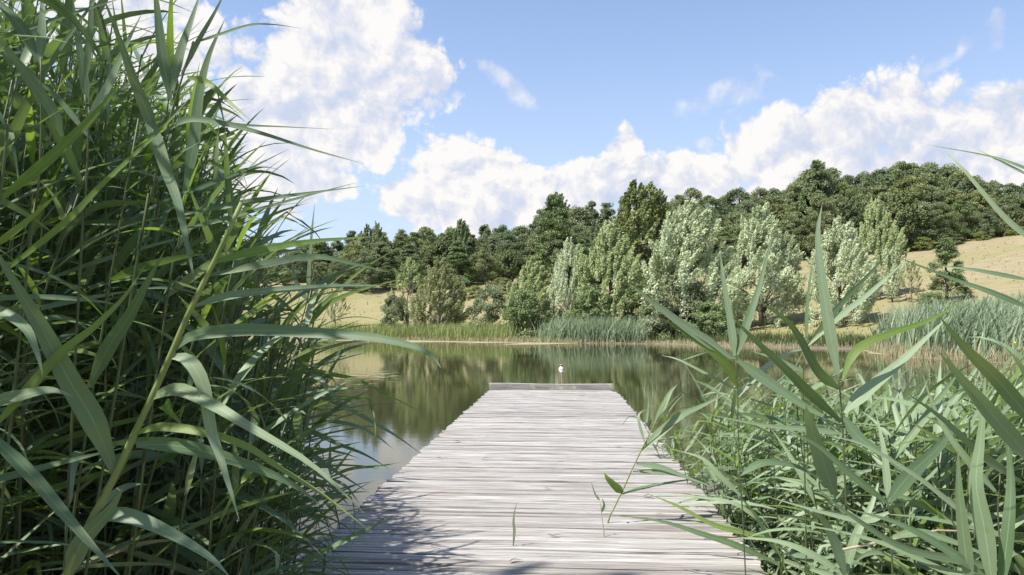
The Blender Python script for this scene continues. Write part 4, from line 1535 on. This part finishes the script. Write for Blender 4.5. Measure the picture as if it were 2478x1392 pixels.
hero_reed('near reed at the right edge with broad dark diagonal blades', 1.7,
          [(2560, 1392), (2540, 1200), (2520, 1050), (2510, 900), (2500, 740)],
          [([(2520, 1045), (2417, 924), (2338, 845), (2270, 762)], 42, -0.1, 0.1, 'g'),
           ([(2530, 1150), (2406, 1010), (2338, 930), (2270, 850)], 46, -0.1, 0.1, 'g'),
           ([(2505, 752), (2400, 708), (2304, 674), (2135, 608)], 16, 0.1, 0.2, 'g'),
           ([(2500, 680), (2361, 654), (2264, 643)], 12, 0.1, 0.3, 'g'),
           ([(2520, 425), (2450, 395), (2380, 375), (2235, 349)], 8, 0.1, 0.3, 'p'),
           ([(2520, 440), (2420, 390), (2345, 352)], 7, 0.1, 0.3, 'p'),
           ([(2520, 600), (2430, 525), (2340, 420), (2285, 365)], 16, 0.1, 0.2, 'p')], 0.008)
hero_reed('reed with upright broad pale blades in the lower right corner', 1.9,
          [(2400, 1500), (2398, 1420), (2396, 1392)],
          [([(2349, 1440), (2332, 1300), (2321, 1190), (2318, 1080)], 34, 0.0, 0.2, 'p'),
           ([(2406, 1440), (2383, 1283), (2362, 1169), (2374, 1055), (2386, 890)], 46, 0.05, 0.2, 'p'),
           ([(2420, 1440), (2440, 1280), (2446, 1150), (2430, 1000)], 34, 0.1, 0.3, 'g'),
           ([(2390, 1400), (2290, 1330), (2180, 1270), (2050, 1230)], 24, 0.0, 0.4, 'g')], 0.008)
hero_reed('reed with a broad dark slanting blade low in the right stand', 2.2,
          [(2160, 1392), (2155, 1300), (2150, 1210)],
          [([(2150, 1214), (2200, 1150), (2275, 1078), (2330, 1005)], 40, 0.05, -0.3, 'g'),
           ([(2150, 1220), (2060, 1150), (1980, 1080), (1900, 1040)], 20, 0.0, 0.4, 'g'),
           ([(2152, 1240), (2090, 1260), (1990, 1240), (1850, 1200)], 18, 0.0, 0.4, 'p'),
           ([(2156, 1300), (2230, 1290), (2330, 1320), (2440, 1370)], 22, 0.0, 0.4, 'p'),
           ([(2150, 1214), (2140, 1100), (2120, 1000)], 20, 0.1, 0.2, 'p')], 0.006)
hero_reed('leaning reed with long streaming diagonal blades low in the right corner', 2.0,
          [(2440, 1500), (2430, 1392), (2415, 1250), (2420, 1150)],
          [([(2470, 1166), (2376, 1102), (2281, 1014), (2192, 950)], 22, -0.1, 0.2, 'g'),
           ([(2415, 1290), (2330, 1240), (2218, 1153), (2090, 1077), (1990, 1052)], 15, 0.0, 0.4, 'p'),
           ([(2425, 1380), (2325, 1356), (2186, 1325), (2052, 1242), (1975, 1180)], 24, 0.05, -0.2, 'g'),
           ([(2430, 1400), (2297, 1385), (2170, 1328), (2059, 1293), (1880, 1258)], 18, 0.1, 0.4, 'p'),
           ([(2418, 1200), (2330, 1100), (2270, 1010), (2230, 900)], 20, 0.1, 0.3, 'p')], 0.006)
hero_reed('low reed with broad drooping blades beside the pier edge, bottom right', 2.4,
          [(2060, 1480), (2052, 1420), (2046, 1392)],
          [([(2046, 1392), (2021, 1315), (1989, 1255), (1950, 1225)], 28, -0.05, 0.2, 'g'),
           ([(2048, 1395), (1960, 1340), (1880, 1310), (1780, 1300)], 20, 0.1, 0.4, 'p'),
           ([(2046, 1392), (2070, 1300), (2110, 1220), (2130, 1150)], 24, 0.1, 0.2, 'p')], 0.006)
# the reed that has grown up through the deck
dp = deck_point(1471, 1266)
hero_reed('green reed growing up through the deck planks and bowing right', dp.y,
          [(1471, 1264), (1484, 1234), (1510, 1180), (1541, 1112), (1587, 1021), (1612, 970)],
          [([(1553, 1090), (1600, 1045), (1650, 1005), (1700, 982), (1763, 950)], 24, 0.2, 0.4, 'p'),
           ([(1585, 1025), (1605, 985), (1622, 950), (1640, 930)], 18, 0.1, 0.2, 'p'),
           ([(1507, 1192), (1490, 1178), (1470, 1158), (1462, 1144)], 22, -0.1, 0.1, 'f'),
           ([(1540, 1123), (1600, 1132), (1660, 1155), (1725, 1178)], 15, -0.1, 0.5, 'g'),
           ([(1532, 1142), (1600, 1142), (1660, 1155), (1740, 1172)], 12, 0.2, 0.5, 'p'),
           ([(1505, 1196), (1560, 1180), (1640, 1165), (1745, 1152)], 9, 0.2, 0.6, 'g'),
           ([(1560, 1070), (1545, 1010), (1560, 990)], 8, 0.1, 0.3, 'p')], 0.006)
hero_reed('long low reed blades lying out over the deck from the right bank', 3.9,
          [(1905, 1392), (1880, 1330), (1862, 1290)],
          [([(1885, 1365), (1780, 1320), (1690, 1290), (1600, 1262), (1480, 1246)], 18, 0.1, 0.4, 'g'),
           ([(1870, 1310), (1800, 1290), (1740, 1268), (1650, 1262)], 14, 0.1, 0.5, 'p'),
           ([(1865, 1300), (1740, 1275), (1640, 1225), (1560, 1192)], 14, 0.2, 0.3, 'f'),
           ([(1864, 1290), (1790, 1225), (1700, 1205), (1570, 1198)], 11, 0.2, 0.6, 'p'),
           ([(1880, 1340), (1830, 1250), (1780, 1190)], 12, 0.0, 0.3, 'g')], 0.006)
dp = deck_point(1242, 1322)
hero_reed('single thin green blade sprouting alone from the middle of the deck', dp.y,
          [(1242, 1322), (1243, 1300)],
          [([(1242, 1321), (1245, 1285), (1243, 1262), (1246, 1235), (1254, 1212)], 8, 0.0, 0.2, 'p')], 0.004)
dp = deck_point(1462, 1298)
hero_reed('thin yellowish dry sprout at the foot of the deck reed', dp.y,
          [(1462, 1299), (1457, 1255), (1452, 1210)],
          [([(1452, 1212), (1440, 1195), (1430, 1165)], 6, 0.0, 0.2, 'p'),
           ([(1456, 1240), (1462, 1222), (1456, 1205)], 8, 0.0, 0.2, 'g')], 0.004, True)

# ------------------------------------------------------------------ waterside plants, branch, flower, litter
def leafy_patch(name, label, centre, rx, ry, h, n, s, mat, seed):
    g = np.random.default_rng(seed)
    e = empty(name, (centre[0], centre[1], max(-0.02, gz(*centre))))
    tag(e, label, 'plant')
    b = MB()
    pos = []
    for k in range(26):
        a = g.random() * 6.28
        rr_ = math.sqrt(g.random())
        x, y = rr_ * rx * math.cos(a), rr_ * ry * math.sin(a)
        hh = h * (0.4 + 0.7 * g.random()) * (1.1 - 0.5 * rr_)
        p0 = (x * 0.8, y * 0.8, -0.05)
        p1 = (x, y, hh * 0.6)
        p2 = (x + g.normal() * 0.1, y + g.normal() * 0.1, hh)
        b.tube([p0, p1, p2], [0.006, 0.005, 0.003], 5, False)
        for j in range(n // 26):
            t = g.random()
            q = np.array(p0) * (1 - t) + np.array(p2) * t + g.normal(size=3) * 0.09
            q[2] = max(0.03, q[2])
            pos.append(q)
    pos = np.array(pos)
    m = len(pos)
    tt = unit(g.normal(size=(m, 3)) * np.array([1, 1, 0.4]))
    nn = unit(g.normal(size=(m, 3)) * 0.5 + np.array([-0.2, -0.3, 1.0]))
    v, f = leaf_quads(pos, tt, unit(np.cross(nn, tt)), s * (0.6 + 0.8 * g.random(m)), 0.85)
    put('stems', b.build('stems', M['stem']), e)
    put('foliage', mesh('foliage', v, f, M[mat], False, {'tint': ('FACE', g.random(m))}), e)
    return e


for i, (px_, py_, rx, ry, h, lab) in enumerate([
        (2330, 985, 1.2, 1.0, 0.55, 'yellow green leafy plant rising from the water left of the fallen branch'),
        (2440, 960, 1.3, 1.2, 0.9, 'taller yellow green leafy plant at the right edge over the water'),
        (2230, 1010, 0.9, 0.8, 0.5, 'low round leaved plant floating behind the right reeds'),
        (2400, 1060, 1.0, 0.8, 0.7, 'leafy waterside plant in front of the fallen branch')]):
    wp = water_point(px_, py_ + 30)
    leafy_patch('water_plant', lab, (wp.x, wp.y), rx, ry, h, 620, 0.085, 'bush_leaf', 60 + i)
bpz = water_point(2340, 1000)
e = empty('fallen_branch', (bpz.x, bpz.y, 0.02))
tag(e, 'pale bleached dead branch lying on the water behind the right reeds', 'branch')
b = MB()
b.tube([(-1.3, -0.5, 0.02), (-0.5, -0.1, 0.1), (0.3, 0.15, 0.16), (1.3, 0.5, 0.28)], [0.045, 0.04, 0.035, 0.02], 7)
put('limb', b.build('limb', M['dead_wood']), e)
for (p0, p1) in (((-0.4, -0.1, 0.1), (0.0, 0.2, 0.5)), ((0.3, 0.15, 0.16), (0.5, 0.1, 0.65)), ((0.7, 0.3, 0.2), (1.2, 0.1, 0.5))):
    b = MB()
    b.tube([p0, tuple((np.array(p0) + np.array(p1)) / 2 + np.array([0.03, 0, 0.03])), p1], [0.018, 0.012, 0.005], 5)
    put('twig', b.build('twig', M['dead_wood']), e)
# dry stalks slanting through the right stand
for i, (a_, c_, Y_, lab) in enumerate([((2160, 1240), (2480, 1010), 4.2, 'pale dry stalk slanting up behind the right stand'),
                                       ((2180, 1160), (2440, 1085), 3.6, 'dry bent stalk lying across the right stand'),
                                       ((2040, 1330), (2478, 1290), 2.2, 'thin tan dry stalk lying across the lower right corner')]):
    p0, p1 = at(*a_, Y_), at(*c_, Y_ + 0.2)
    b = MB()
    b.tube([(0, 0, 0), tuple((p1 - p0) * 0.5 + Vector((0, 0, 0.03))), tuple(p1 - p0)], [0.004, 0.0035, 0.002], 6)
    o = put('dry_stalk', b.build('dry_stalk', M['stem_dry']), None, p0)
    tag(o, lab, 'stalk')
# weed and reed bits afloat off the left stand
g = np.random.default_rng(8)
wv_, wf_ = [], []
for k in range(150):
    q = water_point(g.uniform(700, 960), g.normal(912, 7))
    L = g.uniform(0.05, 0.32)
    a = g.normal(0, 0.35)
    dx, dy = math.cos(a) * L, math.sin(a) * L
    nx, ny = -math.sin(a) * L * 0.22, math.cos(a) * L * 0.22
    z = 0.006 + 0.0004 * (k % 9)
    b0 = len(wv_)
    wv_ += [(q.x - dx, q.y - dy, z), (q.x + nx * g.uniform(0.6, 1.3), q.y + ny, z + 0.004), (q.x + dx, q.y + dy, z), (q.x - nx, q.y - ny * g.uniform(0.6, 1.3), z + 0.002)]
    wf_.append((b0, b0 + 1, b0 + 2, b0 + 3))
o = put('floating_weed', mesh('floating_weed', wv_, wf_, M['algae'], False))
tag(o, 'thin line of pale weed and reed bits floating off the left stand', 'water weed', kind='stuff')
# yellow iris at the edge of the reed bed
fp = water_point(2468, 880)
fl = empty('yellow_flower', (fp.x, fp.y + 0.3, 0))
tag(fl, 'yellow flower at the right end of the far reed bed edge', 'flower')
b = MB()
b.tube([(0, 0, -0.1), (0.01, 0, 0.5), (0, 0, 0.85)], [0.012, 0.01, 0.008], 5)
put('stem', b.build('stem', M['stem']), fl)
for k in range(6):
    a = k * math.pi / 3
    pv = [(0, 0, 0.84), (0.09 * math.cos(a - 0.4), 0.09 * math.sin(a - 0.4), 0.92), (0.17 * math.cos(a), 0.17 * math.sin(a), 0.88 + 0.06 * (k % 2)), (0.09 * math.cos(a + 0.4), 0.09 * math.sin(a + 0.4), 0.92)]
    put('petal', mesh('petal', pv, [(0, 1, 2, 3)], M['petal'], False), fl)
# bits of dead leaf on the planks
def litter_mesh(seed):
    r = random.Random(seed)
    n = 7
    P = np.array([[(i / (n - 1) - 0.5) * 0.09, 0.006 * math.sin(i * 0.9 + seed), 0.004 + 0.008 * abs(math.sin(i * 0.7 + seed))] for i in range(n)])
    v, f, al, ac = leaf_from_spine(P, np.tile(np.array([[0.1, 0.1, 1.0]]), (n, 1)), 0.018, 0.2)
    return mesh('dry_leaf', v, f, M['brown_leaf'], True)


lm = [litter_mesh(s) for s in range(4)]
r = random.Random(3)
for (px_, py_) in [(1328, 1185), (1055, 1324), (1250, 1360), (928, 1262), (1180, 1112), (1070, 1112), (957, 1290), (1575, 1205), (1600, 1248), (1345, 1300), (1108, 1070), (1500, 1085)]:
    q = deck_point(px_, py_)
    o = put('dry_leaf', lm[r.randrange(4)], None, (q.x, q.y, DECK_Z + 0.003), (0, 0, r.uniform(-0.6, 0.6)), (r.uniform(0.7, 1.3),) * 3)
    tag(o, 'small dark curl of dead leaf lying on the deck', 'dead leaf', 'dead leaf bits on the deck')
